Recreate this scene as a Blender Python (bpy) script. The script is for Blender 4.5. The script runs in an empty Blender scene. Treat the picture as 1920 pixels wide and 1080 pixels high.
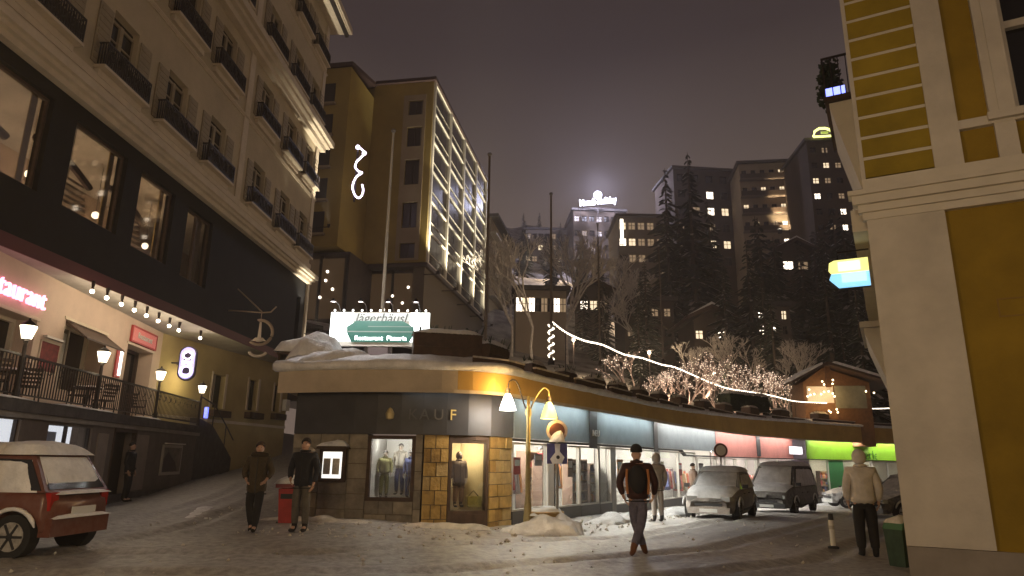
import bpy, bmesh, math, random
from math import sin, cos, tan, atan2, radians, pi, sqrt, hypot, exp
from mathutils import Vector, Matrix, noise
import numpy as np
random.seed(7)
scene = bpy.context.scene
COL = scene.collection

# ------------------------------------------------------------------ camera
FPX, PITCH, ROLL, CAMH = 1261.0, radians(14.3), radians(0.81), 1.5
cam_d = bpy.data.cameras.new('camera'); cam = bpy.data.objects.new('camera', cam_d); COL.objects.link(cam)
cam_d.sensor_width = 36.0; cam_d.lens = 36.0 * FPX / 1920.0; cam_d.clip_end = 2000; cam_d.clip_start = 0.05
_f = Vector((0, cos(PITCH), sin(PITCH))); _u0 = Vector((0, -sin(PITCH), cos(PITCH))); _r0 = Vector((1, 0, 0))
_r = _r0 * cos(ROLL) - _u0 * sin(ROLL); _r.normalize()
# image x axis in world: point with horizontal component a: u = a cos R + b sin R
_r = _r0 * cos(ROLL) + _u0 * sin(ROLL); _u = -_r0 * sin(ROLL) + _u0 * cos(ROLL)
_r.normalize(); _u.normalize()
cam.matrix_world = Matrix(((_r.x, _u.x, -_f.x, 0), (_r.y, _u.y, -_f.y, 0), (_r.z, _u.z, -_f.z, CAMH), (0, 0, 0, 1)))
scene.camera = cam

# ------------------------------------------------------------------ world: hazy night sky glowing with town light
world = bpy.data.worlds.new('World'); scene.world = world; world.use_nodes = True
wn = world.node_tree; wn.nodes.clear()
w_out = wn.nodes.new('ShaderNodeOutputWorld'); w_bg = wn.nodes.new('ShaderNodeBackground')
w_tc = wn.nodes.new('ShaderNodeTexCoord'); w_sep = wn.nodes.new('ShaderNodeSeparateXYZ'); w_ramp = wn.nodes.new('ShaderNodeValToRGB')
w_noise = wn.nodes.new('ShaderNodeTexNoise'); w_noise.inputs['Scale'].default_value = 1.6; w_noise.inputs['Detail'].default_value = 3
w_mul = wn.nodes.new('ShaderNodeMath'); w_mul.operation = 'MULTIPLY_ADD'; w_mul.inputs[1].default_value = 0.20; w_mul.inputs[2].default_value = -0.10
w_add = wn.nodes.new('ShaderNodeMath'); w_add.operation = 'ADD'
wn.links.new(w_tc.outputs['Generated'], w_sep.inputs[0]); wn.links.new(w_tc.outputs['Generated'], w_noise.inputs['Vector'])
wn.links.new(w_noise.outputs[0], w_mul.inputs[0]); wn.links.new(w_sep.outputs['Z'], w_add.inputs[0]); wn.links.new(w_mul.outputs[0], w_add.inputs[1])
wn.links.new(w_add.outputs[0], w_ramp.inputs[0]); wn.links.new(w_ramp.outputs[0], w_bg.inputs[0]); wn.links.new(w_bg.outputs[0], w_out.inputs[0])
els = w_ramp.color_ramp.elements
els[0].position = 0.0; els[0].color = (0.172, 0.127, 0.102, 1)
els[1].position = 0.75; els[1].color = (0.018, 0.0125, 0.0135, 1)
e = els.new(0.30); e.color = (0.158, 0.116, 0.095, 1)
e = els.new(0.45); e.color = (0.087, 0.064, 0.054, 1)
e = els.new(0.58); e.color = (0.036, 0.025, 0.025, 1)
w_bg.inputs[1].default_value = 1.2
scene.view_settings.view_transform = 'Standard'; scene.view_settings.look = 'None'
scene.view_settings.exposure = 0.0; scene.view_settings.gamma = 1.0; scene.view_settings.use_curve_mapping = False
scene.cycles.use_denoising = True
scene.cycles.max_bounces = 5; scene.cycles.diffuse_bounces = 2; scene.cycles.glossy_bounces = 2
scene.cycles.transmission_bounces = 3; scene.cycles.transparent_max_bounces = 12; scene.cycles.volume_bounces = 0
scene.cycles.sample_clamp_indirect = 2.0; scene.cycles.sample_clamp_direct = 12.0
scene.cycles.use_light_tree = True; scene.cycles.caustics_reflective = False; scene.cycles.caustics_refractive = False

# ------------------------------------------------------------------ picture measuring helper (pixel of the 1920x1080 photo -> point at depth Y)
def ray(px, py):
    u = (px - 960) / FPX; v = (540 - py) / FPX
    a = u * cos(ROLL) - v * sin(ROLL); b = u * sin(ROLL) + v * cos(ROLL)
    return (a, cos(PITCH) - b * sin(PITCH), sin(PITCH) + b * cos(PITCH))
def at(px, py, Y):
    d = ray(px, py); t = Y / d[1]
    return Vector((d[0] * t, Y, CAMH + d[2] * t))

# ------------------------------------------------------------------ materials
MATS = {}
def mat(name, col, rough=0.8, nscale=0, namt=0.25, bump=0.0, metal=0.0, bscale=None, col2=None, spec=0.3, coat=0):
    if name in MATS: return MATS[name]
    m = bpy.data.materials.new(name); m.use_nodes = True; nt = m.node_tree
    b = nt.nodes['Principled BSDF']; b.inputs['Roughness'].default_value = rough; b.inputs['Metallic'].default_value = metal
    b.inputs['Specular IOR Level'].default_value = spec
    if coat: b.inputs['Coat Weight'].default_value = coat
    b.inputs['Base Color'].default_value = (*col, 1)
    if nscale:
        tc = nt.nodes.new('ShaderNodeTexCoord'); n = nt.nodes.new('ShaderNodeTexNoise')
        n.inputs['Scale'].default_value = nscale; n.inputs['Detail'].default_value = 6; n.inputs['Roughness'].default_value = 0.62
        nt.links.new(tc.outputs['Object'], n.inputs['Vector'])
        r = nt.nodes.new('ShaderNodeValToRGB'); c2 = col2 or tuple(c * (1 - namt) for c in col)
        r.color_ramp.elements[0].position = 0.32; r.color_ramp.elements[1].position = 0.68
        r.color_ramp.elements[0].color = (*c2, 1); r.color_ramp.elements[1].color = (*[min(1, c * (1 + namt * 0.3)) for c in col], 1)
        nt.links.new(n.outputs['Fac'], r.inputs[0]); nt.links.new(r.outputs[0], b.inputs['Base Color'])
        if bump:
            n2 = nt.nodes.new('ShaderNodeTexNoise'); n2.inputs['Scale'].default_value = bscale or nscale * 4; n2.inputs['Detail'].default_value = 5
            nt.links.new(tc.outputs['Object'], n2.inputs['Vector'])
            bp = nt.nodes.new('ShaderNodeBump'); bp.inputs['Strength'].default_value = bump; bp.inputs['Distance'].default_value = 0.03
            nt.links.new(n2.outputs['Fac'], bp.inputs['Height']); nt.links.new(bp.outputs[0], b.inputs['Normal'])
    MATS[name] = m; return m
def emis(name, col, st, base=(0.6, 0.6, 0.6)):
    if name in MATS: return MATS[name]
    m = bpy.data.materials.new(name); m.use_nodes = True; b = m.node_tree.nodes['Principled BSDF']
    b.inputs['Base Color'].default_value = (*base, 1); b.inputs['Emission Color'].default_value = (*col, 1); b.inputs['Emission Strength'].default_value = st
    b.inputs['Roughness'].default_value = 0.5
    MATS[name] = m; return m
def glass(name, tint=(0.9, 0.92, 0.92), gloss=0.12):
    if name in MATS: return MATS[name]
    m = bpy.data.materials.new(name); m.use_nodes = True; nt = m.node_tree; nt.nodes.clear()
    o = nt.nodes.new('ShaderNodeOutputMaterial'); mx = nt.nodes.new('ShaderNodeMixShader'); t = nt.nodes.new('ShaderNodeBsdfTransparent')
    g = nt.nodes.new('ShaderNodeBsdfGlossy'); g.inputs['Roughness'].default_value = 0.03; t.inputs[0].default_value = (*tint, 1)
    mx.inputs[0].default_value = gloss
    nt.links.new(t.outputs[0], mx.inputs[1]); nt.links.new(g.outputs[0], mx.inputs[2]); nt.links.new(mx.outputs[0], o.inputs[0])
    MATS[name] = m; return m

CREAM = mat('cream_render', (0.53, 0.44, 0.30), 0.9, 0.6, 0.18, 0.15, bscale=30)
CREAM_TRIM = mat('cream_trim', (0.66, 0.56, 0.43), 0.8, 1.5, 0.15)
SHUTTER = mat('weathered_shutter', (0.33, 0.27, 0.18), 0.7, 3, 0.2)
BLACKBAND = mat('dark_facade_panel', (0.010, 0.0095, 0.010), 0.7, 1.2, 0.4, spec=0.1)
PINK = mat('pale_peach_render', (0.62, 0.48, 0.38), 0.9, 0.9, 0.15, 0.2, bscale=25)
YELLOWSIDE = mat('ochre_render', (0.45, 0.35, 0.17), 0.9, 0.7, 0.2, 0.15, bscale=20)
IRON = mat('black_iron', (0.03, 0.022, 0.02), 0.5, 8, 0.3)
DARKWOOD = mat('dark_wood', (0.07, 0.042, 0.028), 0.7, 6, 0.4)
BROWNWOOD = mat('brown_wood', (0.20, 0.10, 0.045), 0.7, 5, 0.35)
DARKGLASS = mat('dark_window_glass', (0.012, 0.011, 0.012), 0.08, spec=0.5)
DARKSTONE = mat('dark_stone', (0.11, 0.10, 0.095), 0.9, 3, 0.35, 0.3)
GREYSTONE = mat('grey_stone', (0.30, 0.26, 0.20), 0.9, 3.5, 0.4, 0.5, bscale=14)
GREYSTONE2 = mat('grey_stone_darker', (0.24, 0.21, 0.17), 0.9, 4, 0.4, 0.5, bscale=14)
GOLDSTONE = mat('ochre_stone', (0.50, 0.33, 0.11), 0.85, 4, 0.35, 0.5, bscale=16)
GOLDSTONE2 = mat('ochre_stone_darker', (0.38, 0.24, 0.08), 0.85, 5, 0.4, 0.5, bscale=16)
MORTAR = mat('mortar', (0.16, 0.13, 0.09), 0.95, 9, 0.3)
SNOW = mat('snow', (0.80, 0.79, 0.79), 0.75, 3.5, 0.22, 0.8, bscale=14, spec=0.2)
DIRTYSNOW = mat('dirty_snow', (0.60, 0.55, 0.48), 0.85, 5, 0.35, 0.6, bscale=16, spec=0.2)
WHITE = mat('white_paint', (0.72, 0.68, 0.62), 0.6, 2, 0.1)
OFFWHITE = mat('offwhite_plaster', (0.62, 0.56, 0.47), 0.85, 0.9, 0.22, 0.25, bscale=26)
CREAMTOP = mat('pale_cornice', (0.64, 0.58, 0.48), 0.8, 2.0, 0.10)
OCHRE = mat('ochre_yellow_plaster', (0.33, 0.23, 0.018), 0.85, 1.1, 0.28, 0.25, bscale=30)
OCHRE2 = mat('ochre_orange_plaster', (0.30, 0.19, 0.016), 0.85, 0.8, 0.30, 0.25, bscale=30)
BANDGREY = mat('slate_sign_panel', (0.22, 0.26, 0.28), 0.55, 2, 0.2)
BANDDARK = mat('charcoal_sign_panel', (0.055, 0.055, 0.06), 0.5, 2, 0.25)
BANDRED = mat('red_sign_panel', (0.68, 0.28, 0.24), 0.6, 2, 0.15)
BANDGREEN = mat('lime_sign_panel', (0.42, 0.85, 0.05), 0.5, 1.5, 0.1)
GREENPOST = mat('green_paint', (0.05, 0.22, 0.07), 0.5)
FASCIA = mat('fascia_plaster', (0.52, 0.43, 0.32), 0.85, 1.1, 0.22, 0.1, bscale=18)
BRASS = mat('aged_brass_paint', (0.34, 0.27, 0.12), 0.45, 12, 0.3, metal=0.3)
STEEL = mat('grey_steel', (0.35, 0.34, 0.33), 0.45, metal=0.6)
POLEWHITE = mat('white_pole', (0.6, 0.58, 0.52), 0.5)
REDPLASTIC = mat('red_plastic', (0.42, 0.04, 0.035), 0.5, 4, 0.25)
GREENPL = mat('green_plastic', (0.045, 0.075, 0.05), 0.4, 4, 0.3)
REDPAINT = mat('red_car_paint', (0.12, 0.034, 0.018), 0.35, 9, 0, col2=(.15, .070, .052), coat=0.3)
SILVER = mat('grey_car_paint', (0.22, 0.19, 0.165), 0.5, 8.0, 0, metal=0.2, col2=(.36, .32, .29))
DARKPAINT = mat('dark_car_paint', (0.05, 0.047, 0.045), 0.45, 8, 0, col2=(.18, .165, .15))
WHITEPAINT = mat('white_car_paint', (0.55, 0.55, 0.54), 0.35, coat=0.5)
RUBBER = mat('rubber', (0.02, 0.02, 0.02), 0.9)
BLACKPL = mat('black_plastic', (0.025, 0.025, 0.027), 0.6)
TAIL = mat('red_lens', (0.35, 0.02, 0.015), 0.2, coat=0.5)
CARGLASS = mat('car_glass', (0.015, 0.016, 0.017), 0.08, spec=0.6)
PLATE = mat('number_plate_white', (0.6, 0.6, 0.58), 0.5)
CHROME = mat('lamp_lens', (0.5, 0.5, 0.5), 0.2, metal=0.5)
SKIN = mat('skin', (0.52, 0.32, 0.23), 0.6)
HAIR = mat('dark_hair', (0.03, 0.02, 0.015), 0.7)
SHOP_WALL = mat('shop_white', (0.80, 0.77, 0.72), 0.8)
SHOP_FLOOR = mat('shop_floor', (0.45, 0.36, 0.27), 0.5, 3, 0.2)
CONIFER = mat('conifer_needles', (0.035, 0.045, 0.028), 0.9, 0.8, 0.4)
BARK = mat('bark', (0.10, 0.075, 0.055), 0.95, 6, 0.4)
TWIG = mat('frosted_twigs', (0.74, 0.67, 0.60), 0.95, 3, 0.4)
HOUSE_A = mat('far_render_grey', (0.20, 0.165, 0.135), 0.9, 0.2, 0.25)
HOUSE_B = mat('far_render_cream', (0.42, 0.34, 0.25), 0.9, 0.2, 0.2)
HOUSE_C = mat('far_render_brown', (0.095, 0.070, 0.052), 0.9, 0.3, 0.3)
OLIVE = mat('olive_hotel_render', (0.38, 0.275, 0.075), 0.9, 0.25, 0.22)
OLIVE_GREY = mat('taupe_hotel_render', (0.36, 0.28, 0.18), 0.9, 0.3, 0.22)
GLASS = glass('clear_glass'); GLASSD = glass('dim_glass', (0.75, 0.72, 0.68), 0.2)
E_LAMP = emis('lamp_glass_warm_white', (1.0, 0.86, 0.62), 5.0)
E_BELLW = emis('bell_glass_white', (1.0, 0.93, 0.86), 3.2)
E_BELLY = emis('bell_glass_yellow', (1.0, 0.93, 0.22), 1.25)
E_BULB = emis('bulb_glow', (1.0, 0.88, 0.66), 16.0)
E_CEIL = emis('shop_ceiling_light', (1.0, 0.93, 0.82), 420.0)
E_STRIP = emis('cool_strip_light', (0.80, 0.95, 1.0), 34.0)
E_STRIPW = emis('white_strip_light', (1.0, 0.95, 0.90), 150.0)
E_WIN = emis('lit_window_warm', (1.0, 0.78, 0.50), 1.4)
E_WINB = emis('lit_window_bright', (1.0, 0.86, 0.68), 4.0)
E_WIND = emis('lit_window_dim', (1.0, 0.66, 0.36), 0.28)
E_FAIRY = emis('fairy_light', (1.0, 0.74, 0.54), 1.8)
E_FAIRY2 = emis('garland_bulb', (1.0, 0.86, 0.66), 4.5)
E_ROPE = emis('rope_light', (1.0, 0.88, 0.68), 3.2)
E_PINK = emis('pink_neon', (1.0, 0.30, 0.48), 3.2)
E_VIOLET = emis('white_violet_neon', (0.92, 0.78, 1.0), 4.5)
E_BLUEW = emis('blue_white_sign_light', (0.75, 0.76, 1.0), 16.0)
E_BOARDW = emis('lit_board_white', (0.92, 1.0, 0.96), 5.0)
E_BOARDG = emis('lit_board_green', (0.05, 0.22, 0.17), 0.28, (0.02, 0.1, 0.08))
E_YEL = emis('sign_yellow', (1.0, 0.92, 0.25), 1.2)
E_YELW = emis('sign_pale', (1.0, 1.0, 0.75), 1.5)
E_BLU = emis('sign_blue', (0.18, 0.62, 1.0), 1.3)
E_BLU2 = emis('sign_pale_blue', (0.50, 0.88, 1.0), 1.2)
E_NEONY = emis('neon_yellow', (0.95, 1.0, 0.25), 3.0)
E_NEONB = emis('neon_blue', (0.2, 0.25, 1.0), 3.0)
E_MENU = emis('menu_backlight', (1.0, 0.97, 0.88), 1.3)
E_CASE = emis('display_backlight', (0.93, 0.93, 1.0), 1.1)

# ------------------------------------------------------------------ mesh building
class MB:
    def __init__(s): s.v = []; s.f = []; s.m = []; s.mi = 0
    def add(s, vs, fs):
        o = len(s.v); s.v += [tuple(v) for v in vs]; s.f += [tuple(i + o for i in f) for f in fs]; s.m += [s.mi] * len(fs); return s
    def box(s, x0, x1, y0, y1, z0, z1):
        return s.add([(x0, y0, z0), (x1, y0, z0), (x1, y1, z0), (x0, y1, z0), (x0, y0, z1), (x1, y0, z1), (x1, y1, z1), (x0, y1, z1)],
                     [(0, 3, 2, 1), (4, 5, 6, 7), (0, 1, 5, 4), (1, 2, 6, 5), (2, 3, 7, 6), (3, 0, 4, 7)])
    def obox(s, c, size, rz=0, rx=0, ry=0):
        M = Matrix.Rotation(rz, 3, 'Z') @ Matrix.Rotation(ry, 3, 'Y') @ Matrix.Rotation(rx, 3, 'X'); c = Vector(c)
        vs = [c + M @ Vector((a * size[0] / 2, b * size[1] / 2, d * size[2] / 2)) for d in (-1, 1) for a, b in ((-1, -1), (1, -1), (1, 1), (-1, 1))]
        return s.add(vs, [(0, 3, 2, 1), (4, 5, 6, 7), (0, 1, 5, 4), (1, 2, 6, 5), (2, 3, 7, 6), (3, 0, 4, 7)])
    def hexa(s, b, t):   # 4 bottom points, 4 top points
        return s.add(list(b) + list(t), [(0, 3, 2, 1), (4, 5, 6, 7), (0, 1, 5, 4), (1, 2, 6, 5), (2, 3, 7, 6), (3, 0, 4, 7)])
    def tube(s, pts, r, n=8, caps=True, closed=False):
        pts = [Vector(p) for p in pts]; k = len(pts)
        rs = r if isinstance(r, (list, tuple)) else [r] * k
        vs = []; fs = []
        for i, p in enumerate(pts):
            if closed: d = pts[(i + 1) % k] - pts[i - 1]
            else: d = pts[min(i + 1, k - 1)] - pts[max(i - 1, 0)]
            if d.length < 1e-9: d = Vector((0, 0, 1))
            d.normalize(); up = Vector((0, 0, 1)) if abs(d.z) < 0.95 else Vector((1, 0, 0))
            a = d.cross(up).normalized(); b = d.cross(a)
            for j in range(n):
                t = 2 * pi * j / n; vs.append(p + a * cos(t) * rs[i] + b * sin(t) * rs[i])
        for i in range(k if closed else k - 1):
            i2 = (i + 1) % k
            for j in range(n):
                fs.append((i * n + j, i * n + (j + 1) % n, i2 * n + (j + 1) % n, i2 * n + j))
        if caps and not closed:
            fs.append(tuple(range(n))[::-1]); fs.append(tuple((k - 1) * n + j for j in range(n)))
        return s.add(vs, fs)
    def lathe(s, prof, c=(0, 0, 0), n=14, caps=True, sx=1, sy=1):
        vs = []; fs = []
        for r, z in prof:
            for j in range(n):
                t = 2 * pi * j / n; vs.append((c[0] + r * cos(t) * sx, c[1] + r * sin(t) * sy, c[2] + z))
        for i in range(len(prof) - 1):
            for j in range(n): fs.append((i * n + j, i * n + (j + 1) % n, (i + 1) * n + (j + 1) % n, (i + 1) * n + j))
        if caps: fs.append(tuple(range(n))[::-1]); fs.append(tuple((len(prof) - 1) * n + j for j in range(n)))
        return s.add(vs, fs)
    def ball(s, c, r, n=8, m=6, sc=(1, 1, 1)):
        prof = [(max(0.001, sin(pi * i / m)) * r, -cos(pi * i / m) * r * sc[2]) for i in range(m + 1)]
        return s.lathe(prof, c, n, True, sc[0], sc[1])
    def octa(s, c, r):
        x, y, z = c
        return s.add([(x + r, y, z), (x - r, y, z), (x, y + r, z), (x, y - r, z), (x, y, z + r), (x, y, z - r)],
                     [(0, 2, 4), (2, 1, 4), (1, 3, 4), (3, 0, 4), (2, 0, 5), (1, 2, 5), (3, 1, 5), (0, 3, 5)])
    def prism(s, poly, y0, y1, axis='y'):   # poly in (x,z), extruded along y
        n = len(poly)
        if axis == 'y': vs = [(x, y0, z) for x, z in poly] + [(x, y1, z) for x, z in poly]
        elif axis == 'x': vs = [(y0, x, z) for x, z in poly] + [(y1, x, z) for x, z in poly]
        else: vs = [(x, z, y0) for x, z in poly] + [(x, z, y1) for x, z in poly]
        return s.add(vs, [tuple(range(n)), tuple(range(2 * n - 1, n - 1, -1))] + [(i, i + n, (i + 1) % n + n, (i + 1) % n) for i in range(n)])
    def wall(s, x0, x1, z0, z1, y0, y1, holes):   # slab y0(front)..y1(back) with rectangular holes (hx0,hx1,hz0,hz1)
        xs = sorted({x0, x1, *[min(max(h[i], x0), x1) for h in holes for i in (0, 1)]}); zs = sorted({z0, z1, *[min(max(h[i], z0), z1) for h in holes for i in (2, 3)]})
        for i in range(len(xs) - 1):
            for j in range(len(zs) - 1):
                cx = (xs[i] + xs[i + 1]) / 2; cz = (zs[j] + zs[j + 1]) / 2
                if any(h[0] < cx < h[1] and h[2] < cz < h[3] for h in holes): continue
                a, b, c, d = xs[i], xs[i + 1], zs[j], zs[j + 1]
                s.add([(a, y0, c), (b, y0, c), (b, y0, d), (a, y0, d)], [(0, 1, 2, 3)])
                s.add([(a, y1, c), (b, y1, c), (b, y1, d), (a, y1, d)], [(3, 2, 1, 0)])
        for h in holes + [(x0, x1, z0, z1)]:
            a, b, c, d = max(h[0], x0), min(h[1], x1), max(h[2], z0), min(h[3], z1)
            s.add([(a, y0, c), (b, y0, c), (b, y0, d), (a, y0, d), (a, y1, c), (b, y1, c), (b, y1, d), (a, y1, d)],
                  [(0, 1, 5, 4), (1, 2, 6, 5), (2, 3, 7, 6), (3, 0, 4, 7)])
        return s
    def snow(s, cx, cy, z, lx, ly, h, rz=0, n=10, amp=0.25, sides=True, p=4, seed=0):   # rounded heap of snow
        m = n; vs = []; fs = []
        for i in range(n + 1):
            for j in range(m + 1):
                u = -1 + 2 * i / n; v = -1 + 2 * j / m
                hh = h * max(0.0, (1 - abs(u) ** p)) ** 0.5 * max(0.0, (1 - abs(v) ** p)) ** 0.5
                x = u * lx / 2; y = v * ly / 2
                nz = noise.noise(Vector((x * 2.2 + cx * 3.1 + seed, y * 2.2 + cy * 1.7, seed * 1.3))) * amp
                x += nz * 0.12 * lx * (abs(u)); hh *= 1 + nz * 1.5
                if h > .1 and hh > .02: hh += (noise.noise(Vector((x * 7 + cx, y * 7 + cy, seed + 3))) * .5 + noise.noise(Vector((x * 17 + cx, y * 17, seed + 9))) * .3) * min(h, .22) * .2
                vs.append((cx + x * cos(rz) - y * sin(rz), cy + x * sin(rz) + y * cos(rz), z + hh))
        for i in range(n):
            for j in range(m):
                a = i * (m + 1) + j; fs.append((a, a + m + 1, a + m + 2, a + 1))
        return s.add(vs, fs)
    def mesh(s, name, mats, smooth=False):
        me = bpy.data.meshes.new(name); me.from_pydata(s.v, [], s.f)
        for m in (mats if isinstance(mats, (list, tuple)) else [mats]): me.materials.append(m)
        if any(s.m): me.polygons.foreach_set('material_index', s.m)
        if smooth: me.polygons.foreach_set('use_smooth', [True] * len(me.polygons))
        me.update(); return me
    def build(s, name, mats, parent=None, smooth=False, loc=None, rz=None, kind=None):
        return link(name, s.mesh(name, mats, smooth), parent, loc, rz, kind)
KIDS = {}
def kid(o, parent):
    o.parent = parent; KIDS.setdefault(parent.name, []).append(o)
def link(name, me, parent=None, loc=None, rz=None, kind=None):
    o = bpy.data.objects.new(name, me); COL.objects.link(o)
    if parent: kid(o, parent)
    if loc is not None: o.location = loc
    if rz is not None: o.rotation_euler.z = rz
    if kind: o['kind'] = kind
    return o
def tag(o, label, cat, group=None, kind=None):
    if label: o['label'] = label
    if cat: o['category'] = cat
    if group: o['group'] = group
    if kind: o['kind'] = kind
    return o
def thing(name, label, cat, loc=(0, 0, 0), rz=0, group=None):
    o = bpy.data.objects.new(name, None); COL.objects.link(o); o.location = loc; o.rotation_euler.z = rz; o.empty_display_size = 0.3
    return tag(o, label, cat, group)
def copy_tree(o, loc=None, rz=None, label=None, parent=None, group=None, scale=None):
    c = o.copy(); COL.objects.link(c)
    if parent: kid(c, parent)
    for ch in list(KIDS.get(o.name, [])): copy_tree(ch, parent=c)
    if loc is not None: c.location = loc
    if rz is not None: c.rotation_euler.z = rz
    if scale is not None: c.scale = (scale, scale, scale)
    if label: c['label'] = label
    if group: c['group'] = group
    return c
def text_mesh(txt, size, depth, m, name='lettering', parent=None, loc=(0, 0, 0), rot=(pi / 2, 0, 0), align='CENTER', spacing=1.0, shear=0, offset=0, sx=1):
    cu = bpy.data.curves.new('txt', 'FONT'); cu.body = txt; cu.size = size; cu.extrude = depth; cu.align_x = align; cu.align_y = 'CENTER'
    cu.space_character = spacing; cu.shear = shear; cu.offset = offset; cu.resolution_u = 3
    t = bpy.data.objects.new('txt', cu); COL.objects.link(t); bpy.context.view_layer.update()
    me = bpy.data.meshes.new_from_object(t.evaluated_get(bpy.context.evaluated_depsgraph_get()))
    bpy.data.objects.remove(t); me.materials.clear(); me.materials.append(m); me.name = name
    o = link(name, me, parent, loc); o.rotation_euler = rot; o.scale = (sx, 1, 1); return o
def point(parent, loc, power, col=(1, 0.8, 0.55), r=0.06, name='lamp_light'):
    l = bpy.data.lights.new(name, 'POINT'); l.energy = power; l.color = col; l.shadow_soft_size = r
    o = bpy.data.objects.new(name, l); COL.objects.link(o); o.location = loc
    if parent: kid(o, parent)
    return o
def spot(parent, loc, target, power, ang=60, col=(1, 0.85, 0.6), blend=0.6, r=0.05, name='floodlight_light'):
    l = bpy.data.lights.new(name, 'SPOT'); l.energy = power; l.color = col; l.shadow_soft_size = r; l.spot_size = radians(ang); l.spot_blend = blend
    o = bpy.data.objects.new(name, l); COL.objects.link(o); o.location = loc
    o.rotation_euler = (Vector(target) - Vector(loc)).to_track_quat('-Z', 'Y').to_euler()
    if parent: kid(o, parent)
    return o
# ------------------------------------------------------------------ terrain
GP = [(-7, 10, 0), (0, 10, 0), (8, 12, 0), (-4.5, 14, .08), (0, -8, 0), (-20, -8, 0), (25, -8, 0), (-4.8, 15.6, .25), (-2.9, 15.1, .24), (-1, 15.2, .10), (0, 15.5, .03),
      (1.4, 18.2, -.03), (4.8, 24, -.16), (9.5, 32, -.45), (13, 37, -.61), (18, 43, -.78), (26, 48, -.88), (-11.5, 20.3, .1), (-12, 23.7, .23), (-13.4, 33.3, .8),
      (-6, 26, .7), (-8, 40, 2.2), (-20, 55, 3.6), (0, 55, 0.5), (40, 60, -1.2), (12, 20, -.1), (20, 30, -.5), (30, 40, -.9), (-20, 20, .1), (3, 13, 0), (-12, 14, 0)]
_P = np.array([(a, b) for a, b, c in GP]); _Z = np.array([c for a, b, c in GP])
_K = np.linalg.norm(_P[:, None] - _P[None], axis=2); _n = len(GP)
_A = np.zeros((_n + 3, _n + 3)); _A[:_n, :_n] = _K; _A[:_n, _n] = 1; _A[:_n, _n + 1:] = _P; _A[_n, :_n] = 1; _A[_n + 1:, :_n] = _P.T
_W = np.linalg.solve(_A, np.concatenate([_Z, np.zeros(3)]))
def gz(x, y):
    d = np.sqrt((_P[:, 0] - x) ** 2 + (_P[:, 1] - y) ** 2 + 0.02)
    return float(d @ _W[:_n] + _W[_n] + _W[_n + 1] * x + _W[_n + 2] * y)
RUTS = [((-12, 7.0), (0, 8.2), (5, 11.5), (9, 17), (17, 29), (26, 40)), ((-12, 8.4), (-1, 9.8), (3.6, 12.6), (7.6, 18.3), (15.6, 30), (25, 41.5)), ((-9, 11), (-3, 11.2), (2.5, 14.5), (6, 20), (10, 26)), ((-9, 9), (-8, 15), (-9, 22), (-11, 32)), ((-7, 9), (-6.4, 15), (-7.6, 22), (-9.4, 32))]
def seg_d(p, a, b):
    ax, ay = a; bx, by = b; dx, dy = bx - ax, by - ay; t = max(0, min(1, ((p[0] - ax) * dx + (p[1] - ay) * dy) / (dx * dx + dy * dy)))
    return hypot(p[0] - ax - t * dx, p[1] - ay - t * dy)
def ground_mesh(x0, x1, y0, y1, st, fine):
    nx = int((x1 - x0) / st); ny = int((y1 - y0) / st); vs = []; fs = []
    for j in range(ny + 1):
        for i in range(nx + 1):
            x = x0 + i * st; y = y0 + j * st; z = gz(x, y)
            if fine:
                z += noise.noise(Vector((x * 0.7, y * 0.7, 0))) * 0.02 + noise.noise(Vector((x * 2.6, y * 2.6, 4))) * 0.018 + abs(noise.noise(Vector((x * 5, y * 5, 9)))) * 0.008
                d = min(seg_d((x, y), a, b) for r in RUTS for a, b in zip(r, r[1:]))
                z -= 0.05 * exp(-(d / 0.17) ** 2) - 0.035 * exp(-((d - 0.33) / 0.14) ** 2)
            else: z -= 0.06
            vs.append((x, y, z))
    for j in range(ny):
        for i in range(nx):
            a = j * (nx + 1) + i; fs.append((a, a + 1, a + nx + 2, a + nx + 1))
    me = bpy.data.meshes.new('street'); me.from_pydata(vs, [], fs); me.polygons.foreach_set('use_smooth', [True] * len(fs)); return me
# trodden snow over asphalt
GM = bpy.data.materials.new('trodden_snow'); GM.use_nodes = True; nt = GM.node_tree; b = nt.nodes['Principled BSDF']
tc = nt.nodes.new('ShaderNodeTexCoord')
def _noise(scale, det=6, rough=0.6):
    n = nt.nodes.new('ShaderNodeTexNoise'); n.inputs['Scale'].default_value = scale; n.inputs['Detail'].default_value = det; n.inputs['Roughness'].default_value = rough
    nt.links.new(tc.outputs['Object'], n.inputs['Vector']); return n
def _ramp(src, p0, c0, p1, c1):
    r = nt.nodes.new('ShaderNodeValToRGB'); r.color_ramp.elements[0].position = p0; r.color_ramp.elements[1].position = p1
    r.color_ramp.elements[0].color = (*c0, 1); r.color_ramp.elements[1].color = (*c1, 1); nt.links.new(src, r.inputs[0]); return r
big = _noise(0.33, 5, 0.6); mid = _noise(1.7, 8, 0.7); fin = _noise(7, 8, 0.66)
snowc = _ramp(mid.outputs[0], .36, (.42, .385, .355), .66, (.70, .66, .61)); dirt = _ramp(fin.outputs[0], .36, (.19, .175, .165), .66, (.38, .355, .335))
mk = nt.nodes.new('ShaderNodeMath'); mk.operation = 'MULTIPLY_ADD'; nt.links.new(big.outputs[0], mk.inputs[0]); mk.inputs[1].default_value = 1.3; nt.links.new(fin.outputs[0], mk.inputs[2])
mkr = _ramp(mk.outputs[0], 1.02, (0, 0, 0), 1.26, (1, 1, 1))
mx = nt.nodes.new('ShaderNodeMixRGB'); nt.links.new(mkr.outputs[0], mx.inputs[0]); nt.links.new(dirt.outputs[0], mx.inputs[1]); nt.links.new(snowc.outputs[0], mx.inputs[2])
nt.links.new(mx.outputs[0], b.inputs['Base Color'])
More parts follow.
